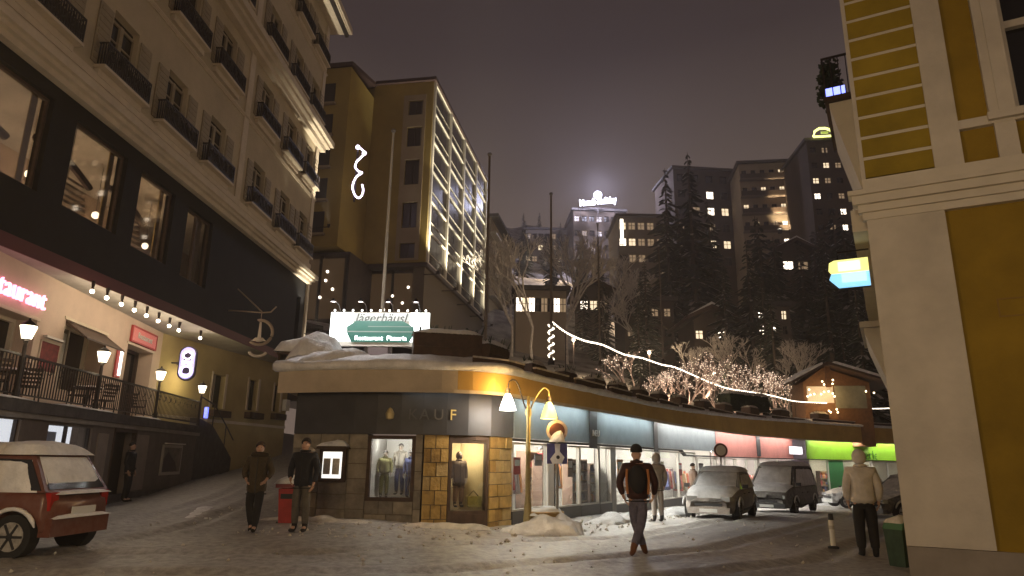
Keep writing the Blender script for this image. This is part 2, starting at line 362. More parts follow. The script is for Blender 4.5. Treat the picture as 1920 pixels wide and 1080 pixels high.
wa = nt.nodes.new('ShaderNodeAttribute'); wa.attribute_name = 'wear_and_dimming'; ws_ = nt.nodes.new('ShaderNodeMath'); ws_.operation = 'MULTIPLY_ADD'; ws_.inputs[1].default_value = -0.34
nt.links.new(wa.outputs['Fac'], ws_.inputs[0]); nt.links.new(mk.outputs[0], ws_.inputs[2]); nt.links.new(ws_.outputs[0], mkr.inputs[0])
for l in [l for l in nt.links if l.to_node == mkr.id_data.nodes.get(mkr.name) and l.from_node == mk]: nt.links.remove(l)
bp = nt.nodes.new('ShaderNodeBump'); bp.inputs['Strength'].default_value = 0.42; bp.inputs['Distance'].default_value = 0.04; nt.links.new(fin.outputs[0], bp.inputs['Height']); nt.links.new(bp.outputs[0], b.inputs['Normal'])
rr = _ramp(mkr.outputs[0], 0, (.5, .5, .5), 1, (.85, .85, .85)); nt.links.new(rr.outputs[0], b.inputs['Roughness']); b.inputs['Specular IOR Level'].default_value = 0.3
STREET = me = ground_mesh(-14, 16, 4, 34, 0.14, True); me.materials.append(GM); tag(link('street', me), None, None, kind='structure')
me = ground_mesh(-60, 80, -30, 62, 2.0, False); me.materials.append(GM); tag(link('ground', me), None, None, kind='structure')

# pavilion edge curve
EDGE = [(-4.95, 15.3), (-4.91, 15.14), (-4.2, 14.92), (-2.97, 14.64), (-1.81, 14.59), (-1.01, 14.72), (-0.15, 15.15), (0.56, 16.35), (1.36, 17.75), (3.04, 20.55), (4.84, 23.64), (7.0, 27.6), (9.57, 31.6), (13.11, 36.6), (18.33, 42.1), (22.67, 45.2), (26.61, 47.4), (33, 50.2)]
def _off(pl, d):
    out = []
    for i in range(len(pl)):
        a = pl[max(i - 1, 0)]; b = pl[min(i + 1, len(pl) - 1)]; tx, ty = b[0] - a[0], b[1] - a[1]; l = hypot(tx, ty)
        out.append((pl[i][0] - ty / l * d, pl[i][1] + tx / l * d))
    return out
WALL = _off(EDGE[1:], .5); WS = [0]
for a, b in zip(WALL, WALL[1:]): WS.append(WS[-1] + hypot(b[0] - a[0], b[1] - a[1]))
def _cr(p0, p1, p2, p3, t): return tuple(0.5 * (2 * b + (c - a) * t + (2 * a - 5 * b + 4 * c - d) * t * t + (3 * b - a - 3 * c + d) * t ** 3) for a, b, c, d in zip(p0, p1, p2, p3))
def wp(s, off=0, z=0):   # point on the pavilion wall line; off > 0 towards the street
    def base(s):
        if s < 0: k, t = 0, s / WS[1]
        else:
            k = max(i for i in range(len(WS) - 1) if WS[i] <= s or i == 0); t = (s - WS[k]) / (WS[k + 1] - WS[k])
        if t < 0 or t > 1: return tuple(a + (b - a) * t for a, b in zip(WALL[k], WALL[k + 1]))
        return _cr(WALL[max(k - 1, 0)], WALL[k], WALL[k + 1], WALL[min(k + 2, len(WALL) - 1)], t)
    p = base(s); a = base(max(-0.5, s - .15)); b = base(s + .15); tx, ty = b[0] - a[0], b[1] - a[1]; l = hypot(tx, ty)
    return Vector((p[0] + ty / l * off, p[1] - tx / l * off, z))
def wang(s): a = wp(s - .1); b = wp(s + .1); return atan2(b.y - a.y, b.x - a.x)
def cbox(mb, s0, s1, o0, o1, z0, z1, step=0.6, zf=None):   # box bent along the wall line, o0 inner, o1 outer
    n = max(1, int(math.ceil((s1 - s0) / step))); vs = []; fs = []
    for i in range(n + 1):
        s = s0 + (s1 - s0) * i / n; dz = zf(s) if zf else (0, 0)
        vs += [wp(s, o0, z0 + dz[0]), wp(s, o1, z0 + dz[0]), wp(s, o1, z1 + dz[1]), wp(s, o0, z1 + dz[1])]
    for i in range(n):
        a = i * 4
        for j in range(4): fs.append((a + j, a + (j + 1) % 4, a + 4 + (j + 1) % 4, a + 4 + j))
    fs += [(3, 2, 1, 0), (n * 4, n * 4 + 1, n * 4 + 2, n * 4 + 3)]
    return mb.add(vs, fs)

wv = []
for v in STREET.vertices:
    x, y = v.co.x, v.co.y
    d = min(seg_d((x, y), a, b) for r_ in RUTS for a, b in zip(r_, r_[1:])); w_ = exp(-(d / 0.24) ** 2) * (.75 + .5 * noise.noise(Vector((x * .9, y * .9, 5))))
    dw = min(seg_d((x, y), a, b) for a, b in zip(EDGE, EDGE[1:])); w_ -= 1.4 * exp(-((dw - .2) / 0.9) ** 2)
    w_ += (.75 + noise.noise(Vector((x * .5, y * .5, 1)))) * 1.0 * max(0, min(1, (13.2 - y) / 1.5)); w_ += .45 * max(0, min(1, (-6.2 - x) / 2)) * max(0, min(1, (y - 12) / 4))  # near lane's colour carries painted light falloff; side street is trodden
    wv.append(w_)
at_w = STREET.attributes.new('wear_and_dimming', 'FLOAT', 'POINT'); at_w.data.foreach_set('value', wv)
ROOFZ = 3.42
def rtop(s): return 0.0 if s < 14 else min(0.55, (s - 14) * 0.024)
def hill_d(x, y):   # distance inward from the pavilion edge
    best = 1e9; sd = 1
    for a, b in zip(WALL, WALL[1:]):
        dx, dy = b[0] - a[0], b[1] - a[1]; l2 = dx * dx + dy * dy; t = max(0, min(1, ((x - a[0]) * dx + (y - a[1]) * dy) / l2))
        d = hypot(x - a[0] - t * dx, y - a[1] - t * dy)
        if d < best: best = d
    return best
def hz(x, y):
    d = hill_d(x, y)
    if d < 4.5: z = 3.40 + rtop(20 if x > 4 else 0)
    elif d < 36: z = 3.45 + (d - 4.5) * 0.29 + 0.3 * min(1, max(0, x / 15))
    else: z = 3.45 + 31.5 * 0.29 + (d - 36) * 0.46
    if x > 12 and d > 4.5: z -= min(d - 4.5, 24) * 0.22 * min(1, (x - 12) / 14)
    r = hypot(x, y)
    if r > 215: z = min(z, 3.45 + 31.5 * 0.29 + (215 - 46) * 0.46 + (r - 215) * 0.05)
    if d > 5: z += noise.noise(Vector((x * 0.07, y * 0.07, 2))) * min(3, (d - 5) * 0.06) + noise.noise(Vector((x * .5, y * .5, 7))) * .15
    return z
def hillside():
    vs = []; fs = []; nt_, nr = 110, 90
    for i in range(nt_ + 1):
        th = radians(-62 + 118 * i / nt_)
        for j in range(nr + 1):
            r = 21 * (320 / 21) ** (j / nr); x, y = r * sin(th), r * cos(th); vs.append((x, y, hz(x, y)))
    for i in range(nt_):
        for j in range(nr):
            a = i * (nr + 1) + j; q = vs[a + 1]
            if q[0] < -4.2 and q[1] < 47: continue
            # only on the uphill side of the wall
            m = vs[a]
            ok = True
            for (p0, p1) in zip(WALL, WALL[1:]):
                pass
            th = atan2(m[0], m[1]); rr_ = hypot(m[0], m[1])
            if rr_ < edge_r(th) + 2.2: continue
            fs.append((a, a + 1, a + nr + 2, a + nr + 1))
    me = bpy.data.meshes.new('hillside'); me.from_pydata(vs, [], fs); me.polygons.foreach_set('use_smooth', [True] * len(fs)); return me
def edge_r(th):
    best = 60
    for a, b in zip(WALL, WALL[1:]):
        ta, tb = atan2(a[0], a[1]), atan2(b[0], b[1])
        if min(ta, tb) <= th <= max(ta, tb) and tb != ta:
            t = (th - ta) / (tb - ta); best = hypot(a[0] + (b[0] - a[0]) * t, a[1] + (b[1] - a[1]) * t)
    if th < -0.29: best = 17
    return best
HILLM = mat('snowy_hill_ground', (0.50, 0.46, 0.42), 0.95, 0.35, 0.65, 0.5, bscale=1.2, col2=(0.12, 0.10, 0.085))
me = hillside(); me.materials.append(HILLM); tag(link('hillside', me), None, None, kind='structure')

# ================================================================== LEFT HOTEL
HROT = radians(88.5)
hotel = thing('hotel_building', 'tall cream hotel with dark lower storey and iron balconies along the left side', 'hotel', (-12, 22, 0), HROT)
def hw(s, y, z):   # hotel local -> world
    return Vector((-12 + s * cos(HROT) - y * sin(HROT), 22 + s * sin(HROT) + y * cos(HROT), z))
S0, S1 = -15.0, 14.8
BAYS = [-10.3, -6.95, -3.65, -0.45, 2.75, 7.0, 10.4, 13.3]
ROWS = [(12.40, 14.55, 1.3), (16.55, 18.65, 1.3), (20.75, 22.8, 1.3), (24.6, 26.4, 1.3)]
holes = [(c - w / 2, c + w / 2, z0, z1) for (z0, z1, w) in ROWS for c in BAYS]
MB().wall(S0, S1, 11.4, 27.5, 0, 0.45, holes).build('upper_wall', CREAM, hotel)
mb = MB(); mb.box(S0, S1, 0.45, 9, 11.4, 11.6); mb.box(S1 - .3, S1 - 0.002, 0.45, 9, 11.6, 27.5); mb.build('end_wall', CREAM, hotel)
# dark windows with mullions, shutters, balconies
pane_me = MB().box(-.7, .7, .22, .25, 0, 2.1).mesh('window', DARKGLASS)
frm = MB(); frm.box(-.72, -.64, .16, .24, 0, 1.95); frm.box(.64, .72, .16, .24, 0, 1.95); frm.box(-.08, .08, .14, .24, 0, 1.95); frm.box(-.64, .64, .16, .24, 1.87, 1.95); frm.box(-.64, .64, .18, .24, 1.3, 1.35)
frm_me = frm.mesh('window_frame', SHUTTER)
sh = MB(); sh.box(0, .62, -.05, -.01, 0, 1.95)
for k in range(9): sh.box(.06, .56, -.07, -.05, .12 + k * .2, .22 + k * .2)
sh_me = sh.mesh('shutter', SHUTTER)
rail = MB(); rail.box(-1.15, 1.15, -.34, -.30, .70, .74); rail.box(-1.15, 1.15, -.34, -.30, .02, .06); rail.box(-1.15, -1.11, -.32, 0, .70, .74); rail.box(1.11, 1.15, -.32, 0, .70, .74)
for k in range(24): rail.box(-1.14 + k * .0985, -1.105 + k * .0985, -.335, -.305, .05, .71)
for k in range(4):
    for sx in (-1.14, 1.12): rail.box(sx, sx + .025, -.27 + k * .08, -.24 + k * .08, .05, .71)
for k in range(6):   # scrolls
    cx = -.92 + k * .37; rail.tube([(cx + .15 * cos(t), -.35, .38 + .20 * sin(t)) for t in [i * pi / 6 for i in range(12)]], .018, 4, closed=True)
rail.box(-1.12, 1.12, -.315, -.308, .10, .48)
rail_me = rail.mesh('balcony_railing', IRON)
slab_me = MB().box(-1.18, 1.18, -.36, .02, -.09, 0.0).box(-1.1, 1.1, -.14, .02, -.30, -.09).mesh('balcony', CREAM_TRIM)
box_me = MB().snow(0, -.50, 1.0, 2.2, .3, .13, n=8).mesh('balcony_snow', DIRTYSNOW)
for r, (z0, z1, w) in enumerate(ROWS):
    for i, c in enumerate(BAYS):
        wnd = link('window', pane_me, hotel, (c, 0, z0)); link('frame', frm_me, wnd)
        l = link('shutter', sh_me, hotel, (c + .74, 0, z0)); l2 = link('shutter', sh_me, hotel, (c - 1.36, 0, z0))
        bal = link('balcony', slab_me, hotel, (c, 0, z0 - .05)); link('railing', rail_me, bal)
def cornice(z, h, out, s0=S0, s1=S1, m=CREAM_TRIM, name='cornice'):
    mb = MB(); ret = 0.0
    mb.box(s0, s1 + out * .4, -out * .45, ret, z, z + h * .35); mb.box(s0, s1 + out * .7, -out * .75, ret, z + h * .35, z + h * .6); mb.box(s0, s1 + out, -out, ret, z + h * .6, z + h)
    return mb.build(name, m, hotel)
cornice(10.95, .52, .50); cornice(19.15, .80, .70); cornice(15.9, .14, .10, name='string_course'); cornice(24.1, .14, .10, name='string_course')
cornice(11.5, .6, .12, name='plinth_course')
mb = MB(); mb.box(S0, S1 + .7, -1.1, 9, 27.5, 27.8); mb.box(S0, S1 + .8, -1.2, -1.05, 27.55, 27.95); mb.build('eaves', CREAM_TRIM, hotel)
mb = MB(); mb.box(S0, S1 + .7, -1.0, -.8, 27.3, 27.5); mb.build('gutter', IRON, hotel)
MB().hexa([(S0, -1.1, 27.8), (S1 + .7, -1.1, 27.8), (S1 + .7, 9, 27.8), (S0, 9, 27.8)], [(S0, 3, 31), (S1 - 4, 3, 31), (S1 - 4, 7, 31), (S0, 7, 31)]).build('roof', DARKSTONE, hotel)
# pilaster strips of the upper wall
for c in (5.0, -12, 14.5): MB().box(c - .24, c + .24, -.06, 0, 11.9, 27.3).build('pilaster', CREAM_TRIM, hotel)
# dark band storey
W2 = [(-10.6, -5.95, 7.95, 10.55), (-5.0, -2.55, 7.95, 10.5), (-1.75, 0.4, 7.85, 10.45), (1.35, 3.35, 7.75, 10.4)]
MB().wall(S0, S1, 6.35, 10.94, 0, .35, [h for h in W2] + [(13.5, 14.1, 6.6, 10.0)]).build('dark_storey_wall', BLACKBAND, hotel)
MB().box(S1 + .02, S1 + .30, -.10, .45, 6.2, 11.1).build('corner_post', CREAM_TRIM, hotel)
MB().box(S0, S1, .35, 4.2, 10.9, 11.0).build('room_ceiling', OFFWHITE, hotel)
MB().box(S0, S1, 4.0, 4.2, 6.4, 10.9).build('room_back_wall', mat('room_wall_tan', (0.45, 0.34, 0.25), .8, 1, .2), hotel)
MB().box(S0, S1, .35, 4.2, 6.36, 6.5).build('room_floor', DARKWOOD, hotel)
CURT = mat('gold_curtain', (0.36, 0.25, 0.07), 0.8, 5, 0.3); SLATM = mat('white_tread', (0.75, 0.66, 0.55), .6)
for k, (a, b, z0, z1) in enumerate(W2):
    w = MB().box(a, b, .20, .215, z0, z1).build('window', GLASSD, hotel)
    f = MB(); f.box(a, b, .14, .24, z0, z0 + .09); f.box(a, b, .14, .24, z1 - .08, z1); f.box(a, a + .07, .14, .24, z0 + .09, z1 - .08); f.box(b - .07, b, .14, .24, z0 + .09, z1 - .08)
    if k == 3: f.box((a + b) / 2 - .06, (a + b) / 2 + .06, .14, .24, z0, z1)
    f.build('frame', DARKWOOD, w)
    cu = MB(); cw = .26 if k < 3 else .62
    for (xa, xb) in ([(b - cw, b - .05)] if k < 3 else [(a + .08, a + cw), (b - cw, b - .1)]):
        n = 8; pts = [(xa + (xb - xa) * i / n, .42 + .05 * (i % 2)) for i in range(n + 1)]
        for (p, q) in zip(pts, pts[1:]): cu.add([(p[0], p[1], z0), (q[0], q[1], z0), (q[0], q[1], z1 + .2), (p[0], p[1], z1 + .2)], [(0, 1, 2, 3)])
    cu.build('curtain', CURT if k != 3 else mat('cream_curtain', (.62, .52, .40), .8), w)
    if k < 3:
        for q in range(6): MB().box(a - .1, b - .75, .45 + q * .05, .62 + q * .05, z0 + .18 + q * .20, z0 + .25 + q * .20).build('stair_tread', SLATM, w)
        MB().tube([(a - .3 + (b - a) * t, .85, z0 + 1.45 + .45 * sin(pi * (t * .7 + .35))) for t in [i / 8 for i in range(9)]], .11, 6).build('stair_arch', DARKWOOD, w)
        MB().tube([((a + b) / 2, .9, z0 + .4), ((a + b) / 2, .9, 11)], .014, 4).build('pendant_rod', IRON, w)
    point(hotel, ((a + b) / 2 - .2, 1.9, z0 + 1.0), 130, (1, .74, .48), .12, 'room_lamp'); MB().tube([((a + b) / 2 - .2, 1.9, z0 + 1.45), ((a + b) / 2 - .2, 1.9, 10.9)], .01, 4).build('pendant_cord', IRON, hotel); MB().ball(((a + b) / 2 - .2, 1.9, z0 + 1.35), .12, 10, 8).build('pendant_lamp', E_LAMP, hotel, True)
MB().box(13.5, 14.1, .2, .215, 6.6, 10).build('window', GLASSD, hotel)
# corner uplights of the hotel
for (z, p, tz) in ((8.4, 1800, 10.9), (14.6, 4200, 19.2)):
    spot(hotel, (S1 + .15, -.6, 6.7), (S1 + .12, -.1, 9), 260, 60, (1, .92, .75), .8) if z < 10 else None
    spot(hotel, (S1 + .1, -.95, z), (S1 - .9, -.25, tz), p, 46, (1, .90, .70), .9)
    MB().lathe([(.05, 0), (.09, .16), (.09, .2)], (S1 + .1, -.95, z - .25), 10).tube([(S1 + .1, -.95, z - .2), (S1 + .1, 0.05, z - .3)], .03, 5).build('floodlight', IRON, hotel)
# soffit of the overhang (band bottom)
mb = MB(); mb.box(S0, S1, 0, 7.2, 6.30, 6.35); mb.build('soffit', mat('grey_soffit', (0.38, 0.35, 0.31), .8, 2, .2), hotel)
MB().box(S0, S1, -.03, .0, 6.26, 6.62).build('soffit_trim', mat('maroon_trim', (0.10, 0.02, 0.02), .6), hotel)

# ground-floor restaurant wall : az -8 through (-13.2, 20)
RROT = radians(98.0)
def rwp(s, y, z): return Vector((-13.2 + s * cos(RROT) - y * sin(RROT), 20 + s * sin(RROT) + y * cos(RROT), z))
rest = thing('restaurant_building', 'peach plastered restaurant with deep windows behind the terrace under the dark overhang', 'restaurant', (-13.2, 20, 0), RROT)
RH = [(-5.6, -2.0, 2.75, 4.98), (-.5, 2.2, 3.3, 5.32), (4.0, 6.4, 2.70, 5.34)]
MB().wall(-9, 7.2, 2.3, 6.30, 0, .7, RH).build('wall', PINK, rest)
for k, (a, b, z0, z1) in enumerate(RH):
    w = MB().box(a, b, .62, .64, z0, z1).build('window' if k < 2 else 'door', DARKGLASS, rest)
    f = MB()
    for t in ([0, .33, .66, 1] if k == 0 else ([0, .5, 1])): x = a + (b - a - .1) * t; f.box(x, x + .1, .5, .62, z0, z1)
    f.box(a, b, .5, .62, z1 - .1, z1 - .001); f.box(a, b, .5, .62, z0 + .001, z0 + .1)
    f.build('frame', CREAM_TRIM if k < 2 else DARKWOOD, w)
    MB().box(a - .12, b + .12, -.03, -.001, z1 + .001, z1 + .09).build('lintel', CREAM_TRIM, rest)
    if k == 1:
        MB().hexa([(a, -.65, z1 - .55), (b, -.65, z1 - .55), (b, 0, z1 - .1), (a, 0, z1 - .1)], [(a, -.65, z1 - .50), (b, -.65, z1 - .50), (b, 0, z1 - .02), (a, 0, z1 - .02)]).build('awning', DARKWOOD, rest)
        MB().box(a + .5, a + .8, .30, .34, z0, z1 - .3).build('curtain', OFFWHITE, rest)
tag(text_mesh('Restaurant', .74, .03, E_PINK, 'restaurant_sign', None, rwp(-3.62, -.12, 5.50), (pi / 2, 0, RROT), spacing=1.06, sx=.95), 'pink glowing Restaurant lettering at the left end of the peach wall', 'sign')
def wallthing(name, label, cat, s, z, fn, y=-.03, frame=(rwp, RROT)):
    t = thing(name, label, cat, frame[0](s, y, z), frame[1]); fn(t); return t
def _poster(t): MB().box(-.48, .48, 0, .03, -.4, .4).build('panel', mat('dark_red_print', (.22, .03, .03), .6, 7, .6), t); MB().box(-.52, .52, -.01, .03, .4, .44).box(-.52, .52, -.01, .03, -.44, -.4).box(-.52, -.48, -.01, .03, -.4, .4).box(.48, .52, -.01, .03, -.4, .4).build('frame', CREAM_TRIM, t); MB().box(-.5, .5, -.12, 0, .5, .56).build('lamp_shelf', WHITE, t)
wallthing('poster', 'dark red framed poster between the restaurant windows behind the first lantern', 'poster', -1.15, 4.1, _poster)
def _tag(t):
    MB().box(-1.15, 1.15, 0, .06, -.24, .24).build('panel', mat('pink_board', (.75, .25, .25), .5), t)
    MB().box(-1.2, 1.2, -.02, .06, .24, .30).box(-1.2, 1.2, -.02, .06, -.30, -.24).box(-1.2, -1.15, -.02, .06, -.24, .24).box(1.15, 1.2, -.02, .06, -.24, .24).build('frame', mat('red_frame', (.4, .05, .05), .5), t)
    text_mesh('Restaurant', .32, .008, WHITE, 'lettering', t, (0, -.02, 0), (pi / 2, 0, 0))
wallthing('name_board', 'red framed name board above the restaurant door', 'sign', 5.2, 5.74, _tag, -.08)
def _vsign(t): MB().box(-.22, .22, 0, .05, -.5, .5).build('panel', mat('red_board', (.5, .08, .08), .5), t); MB().box(-.02, .16, -.02, 0, -.42, .42).build('light_strip', emis('rose_tube', (1, .85, .8), 3.5), t); MB().box(.20, .24, -.03, .05, -.52, .52).build('edge', WHITE, t)
wallthing('vertical_sign', 'narrow red sign with a bright white tube left of the restaurant door', 'sign', 3.3, 4.55, _vsign, -.08)
# rest of the recessed ground floor: ochre wall up to the hotel corner
SA, SB = Vector((-14.22, 27.1)), Vector((-12.35, 37.6)); SL = (SB - SA).length; SROT = atan2(SB.y - SA.y, SB.x - SA.x)
side = thing('side_street_wall', 'ochre ground floor wall with lanterns and window boxes leading up the side street', 'house wall', (SA.x, SA.y, 0), SROT)
def swp(s, y, z): return Vector((SA.x + s * cos(SROT) - y * sin(SROT), SA.y + s * sin(SROT) + y * cos(SROT), z))
SH = [(3.6, 4.7, 3.6, 5.1), (6.6, 7.6, 3.7, 5.2), (9.1, 9.9, 3.8, 5.2)]
MB().wall(0, SL, 0, 6.30, 0, .4, SH).build('wall', YELLOWSIDE, side)
MB().box(-.02, SL, -.05, -.001, 2.95, 3.08).build('string_course', CREAM_TRIM, side)
for a, b, z0, z1 in SH:
    w = MB().box(a, b, .25, .27, z0, z1).build('window', DARKGLASS, side); MB().box(a, a + .1, -.04, -.002, z0, z1 + .1).box(b - .02, b + .14, -.04, -.002, z0, z1 + .1).box((a + b) / 2 - .03, (a + b) / 2 + .03, .18, .25, z0, z1).build('frame', CREAM_TRIM, w)
    MB().box(a - .1, b + .2, -.38, -.06, z0 - .42, z0 - .12).build('window_box', DARKWOOD, side)
MB().box(SL - .5, SL - .1, -.25, -.02, 3.9, 4.5).build('wall_cabinet', WHITE, side)

# neon oval sign
ov = thing('oval_sign', 'oval blue and white lit sign standing out from the corner of the peach wall', 'sign', (-12.95, 26.9, 5.05), radians(12))
MB().tube([(0, 0, -.42), (0, 0, .42)], .3, 16).build('core', mat('dark_blue_box', (.03, .02, .06), .5), ov).scale = (1, .45, 1)
prof = [(.33 * cos(t), .33 * sin(t) + (.36 if sin(t) > 0 else -.36)) for t in [i * 2 * pi / 24 for i in range(24)]]
MB().prism(prof, -.10, .10).build('case', mat('dark_blue_box', (.03, .02, .06), .5), ov)
MB().prism([(x * .86, z * .92) for x, z in prof], -.12, -.105).build('face', emis('violet_face', (.35, .3, .9), .9), ov)
mb = MB(); mb.tube([(.16 * cos(t), -.14, .30 + .14 * sin(t)) for t in [i * pi / 8 for i in range(16)]], .03, 5, closed=True); mb.tube([(.2 * cos(t), -.14, -.32 + .2 * sin(t)) for t in [i * pi / 8 for i in range(16)]], .045, 5, closed=True)
mb.tube([(-.18, -.14, .05), (.18, -.14, .05)], .035, 5); mb.tube([(-.16, -.14, -.06), (.0, -.14, .0), (.16, -.14, -.06)], .03, 5); mb.build('tubes', E_VIOLET, ov)
MB().box(-.6, -.3, -.03, .03, -.03, .03).build('bracket', IRON, ov)

# soffit bulbs
bulb0 = None
for k, (x, y) in enumerate([(-11.97, 18.65), (-12.02, 19.45), (-12.06, 20.3), (-12.12, 21.15), (-12.18, 22.0), (-12.24, 22.9), (-12.3, 23.8), (-12.36, 24.65), (-12.3, 26.3)]):
    lab = ['first', 'second', 'third', 'fourth', 'fifth', 'sixth', 'seventh', 'eighth'][k] + ' bulb from the left in the row under the dark overhang' if k < 8 else 'lone bulb under the overhang near the oval sign, apart from the row'
    if bulb0 is None:
        bulb0 = thing('soffit_bulb', lab, 'light bulb', (x, y, 5.98), 0, 'bulbs under the overhang of the hotel')
        MB().ball((0, 0, 0), .06, 10, 8).build('bulb', E_BULB, bulb0, True); MB().lathe([(.03, .06), (.035, .14), (.05, .2), (.05, .30)], (0, 0, 0), 10).build('holder', IRON, bulb0)
        point(bulb0, (0, 0, -.12), 25, (1, .80, .56), .07)
    else: copy_tree(bulb0, (x, y, 5.98), 0, lab)

# terrace : az -8 through (-11.5, 20)
def twp(s, y, z): return Vector((-11.5 + s * cos(RROT) - y * sin(RROT), 20 + s * sin(RROT) + y * cos(RROT), z))
terr = thing('terrace', 'raised dark stone restaurant terrace with shop rooms underneath', 'terrace', (-11.5, 20, 0), RROT)
TH = [(-6.2, -4.85, 1.0, 2.2), (-3.65, -1.35, .9, 2.16), (.1, 1.6, .15, 2.14)]
MB().wall(-10, 7.75, -.1, 2.24, .0, .35, TH).build('wall', mat('taupe_wall', (.17, .14, .12), .9, 1.5, .3, .2), terr)
MB().box(-10, 7.95, -.14, 2.2, 2.36, 2.62).build('slab', DARKSTONE, terr)
MB().box(-10, 7.9, -.08, .3, 2.24, 2.36).build('slab_moulding', mat('grey_moulding', (.3, .27, .24), .8, 2, .2), terr)
for (a, b) in ((-9.2, -4.6), (-3.9, -.5), (1.0, 3.2)): MB().snow((a + b) / 2, -.09, 2.625, b - a, .16, .05, n=8).build('ledge_snow', SNOW, terr, True)
MB().box(-10, 7.75, -.05, -.001, -.1, .35).build('plinth', DARKSTONE, terr)
for k, (a, b, z0, z1) in enumerate(TH):
    if k < 2:
        w = MB().box(a, b, .1, .11, z0, z1).build('window', GLASS, terr)
        MB().box(a, b, .06, .14, z0, z0 + .05).box(a, a + .05, .06, .14, z0, z1).box(b - .05, b, .06, .14, z0, z1).box((a * .55 + b * .45) - .03, (a * .55 + b * .45) + .03, .06, .14, z0, z1).build('frame', IRON, w)
        MB().box(a, a + (b - a) * (.74 if k else 1), .26 - .1 * (1 - k), .30 - .1 * (1 - k), z0, z1).build('backlit_panel', E_CASE, w)
        MB().box(a, b, .68, .72, z0 - .1, z1 + .1).build('back_wall', WHITE, w)
        MB().box(a + (b - a) * .1, a + (b - a) * .38, .22, .25, z0 + .2, z1 - .15).build('poster', mat('blue_print', (.35, .5, .8), .6), w)
        0 and MB().tube([(a + (b - a) * .4, .22, z0 + .1), (a + (b - a) * .43, .22, (z0 + z1) / 2), (a + (b - a) * .5, .22, z1 - .1)], .03, 5).build('stand', IRON, w)
    else:
        w = MB().box(a, b, .30, .33, z0, z1).build('door', mat('dark_doorway', (.02, .015, .012), .6), terr)
        MB().box(a - .08, a, -.03, .1, z0, z1).box(b, b + .08, -.03, .1, z0, z1).box(a - .08, b + .08, -.03, .1, z1 + .001, z1 + .09).build('frame', DARKWOOD, w)
MB().box(1.72, 2.7, -.03, -.001, .4, 2.1).build('panel', mat('taupe_panel', (.28, .23, .19), .8, 2, .2), terr)
MB().box(-1.0, -.35, -.03, -.001, .5, 2.05).build('panel', mat('taupe_panel', (.28, .23, .19), .8, 2, .2), terr)
MB().box(-4.7, -3.85, -.05, -.001, .9, 1.3).build('notice', mat('red_board', (.5, .08, .08), .5), terr)
# the curved ramp wall at the far end of the terrace
rw = thing('stair_wall', 'dark stone wall of the stairs sloping down from the end of the terrace', 'wall', (0, 0, 0))
RP = [twp(7.8, 0, 0), twp(9.4, -.1, 0), twp(11.2, -.2, 0), twp(13.4, -.1, 0)]
TOPZ = [2.95, 2.75, 1.95, 1.25]
for a, b, za, zb in zip(RP, RP[1:], TOPZ, TOPZ[1:]):
    d = (b - a).normalized(); n_ = Vector((-d.y, d.x, 0)) * .35
    MB().hexa([(a.x, a.y, -.2), (b.x, b.y, -.2), (b.x + n_.x, b.y + n_.y, -.2), (a.x + n_.x, a.y + n_.y, -.2)], [(a.x, a.y, za), (b.x, b.y, zb), (b.x + n_.x, b.y + n_.y, zb), (a.x + n_.x, a.y + n_.y, za)]).build('wall_section', DARKSTONE, rw)
mb = MB(); mb.tube([(p.x, p.y, z + .85) for p, z in zip(RP, TOPZ)], .03, 6)
for p, z in zip(RP, TOPZ): mb.tube([(p.x, p.y, z - .1), (p.x, p.y, z + .85)], .025, 6)
mb.build('handrail', IRON, rw)

# terrace railing between the lantern posts
POSTS = [-6.3, -2.35, 1.6, 3.1, 7.7]
LST = [(-5.35, 4.06), (-1.55, 4.05), (2.85, 4.08), (7.55, 4.05)]
segs = [(-9.5, LST[0][0]), (LST[0][0], LST[1][0]), (LST[1][0], LST[2][0]), (LST[2][0], LST[3][0])]
for k, (a, b) in enumerate(segs):
    lab = ['black iron terrace railing running out of the picture at the far left', 'black iron terrace railing between the first and second lantern', 'black iron terrace railing between the second and third lantern', 'black iron terrace railing between the third lantern and the stairs'][k]
    t = thing('railing', lab, 'railing', twp((a + b) / 2, -.02, 2.62), RROT, 'railings along the restaurant terrace'); L = b - a - .1
    MB().box(-L / 2, L / 2, -.03, .03, .93, .98).build('top_rail', IRON, t); MB().box(-L / 2, L / 2, -.02, .02, .1, .13).build('bottom_rail', IRON, t)
    mb = MB(); n = int(L / .125)
    for i in range(n + 1): x = -L / 2 + L * i / n; mb.box(x - .011, x + .011, -.011, .011, .1, .95)
    mb.build('balusters', IRON, t, kind='stuff')
    mb = MB()
    for i in range(int(L / .5)):
        cx = -L / 2 + .25 + i * .5; mb.tube([(cx + .1 * cos(q), 0, .75 + .1 * sin(q)) for q in [j * pi / 4 for j in range(8)]], .01, 3, closed=True)
    mb.build('scrolls', IRON, t, kind='stuff')
def lantern_head(t, z, r=.17):
    MB().lathe([(r * .55, z - .17), (r, z + .12)], (0, 0, 0), 8).build('glass', E_LAMP, t)
    MB().lathe([(r * 1.12, z + .12), (r * .7, z + .19), (.03, z + .25), (.02, z + .3)], (0, 0, 0), 8).build('cap', IRON, t); MB().lathe([(.03, z - .30), (.05, z - .22), (r * .62, z - .17)], (0, 0, 0), 8).build('holder', IRON, t)
L0 = None
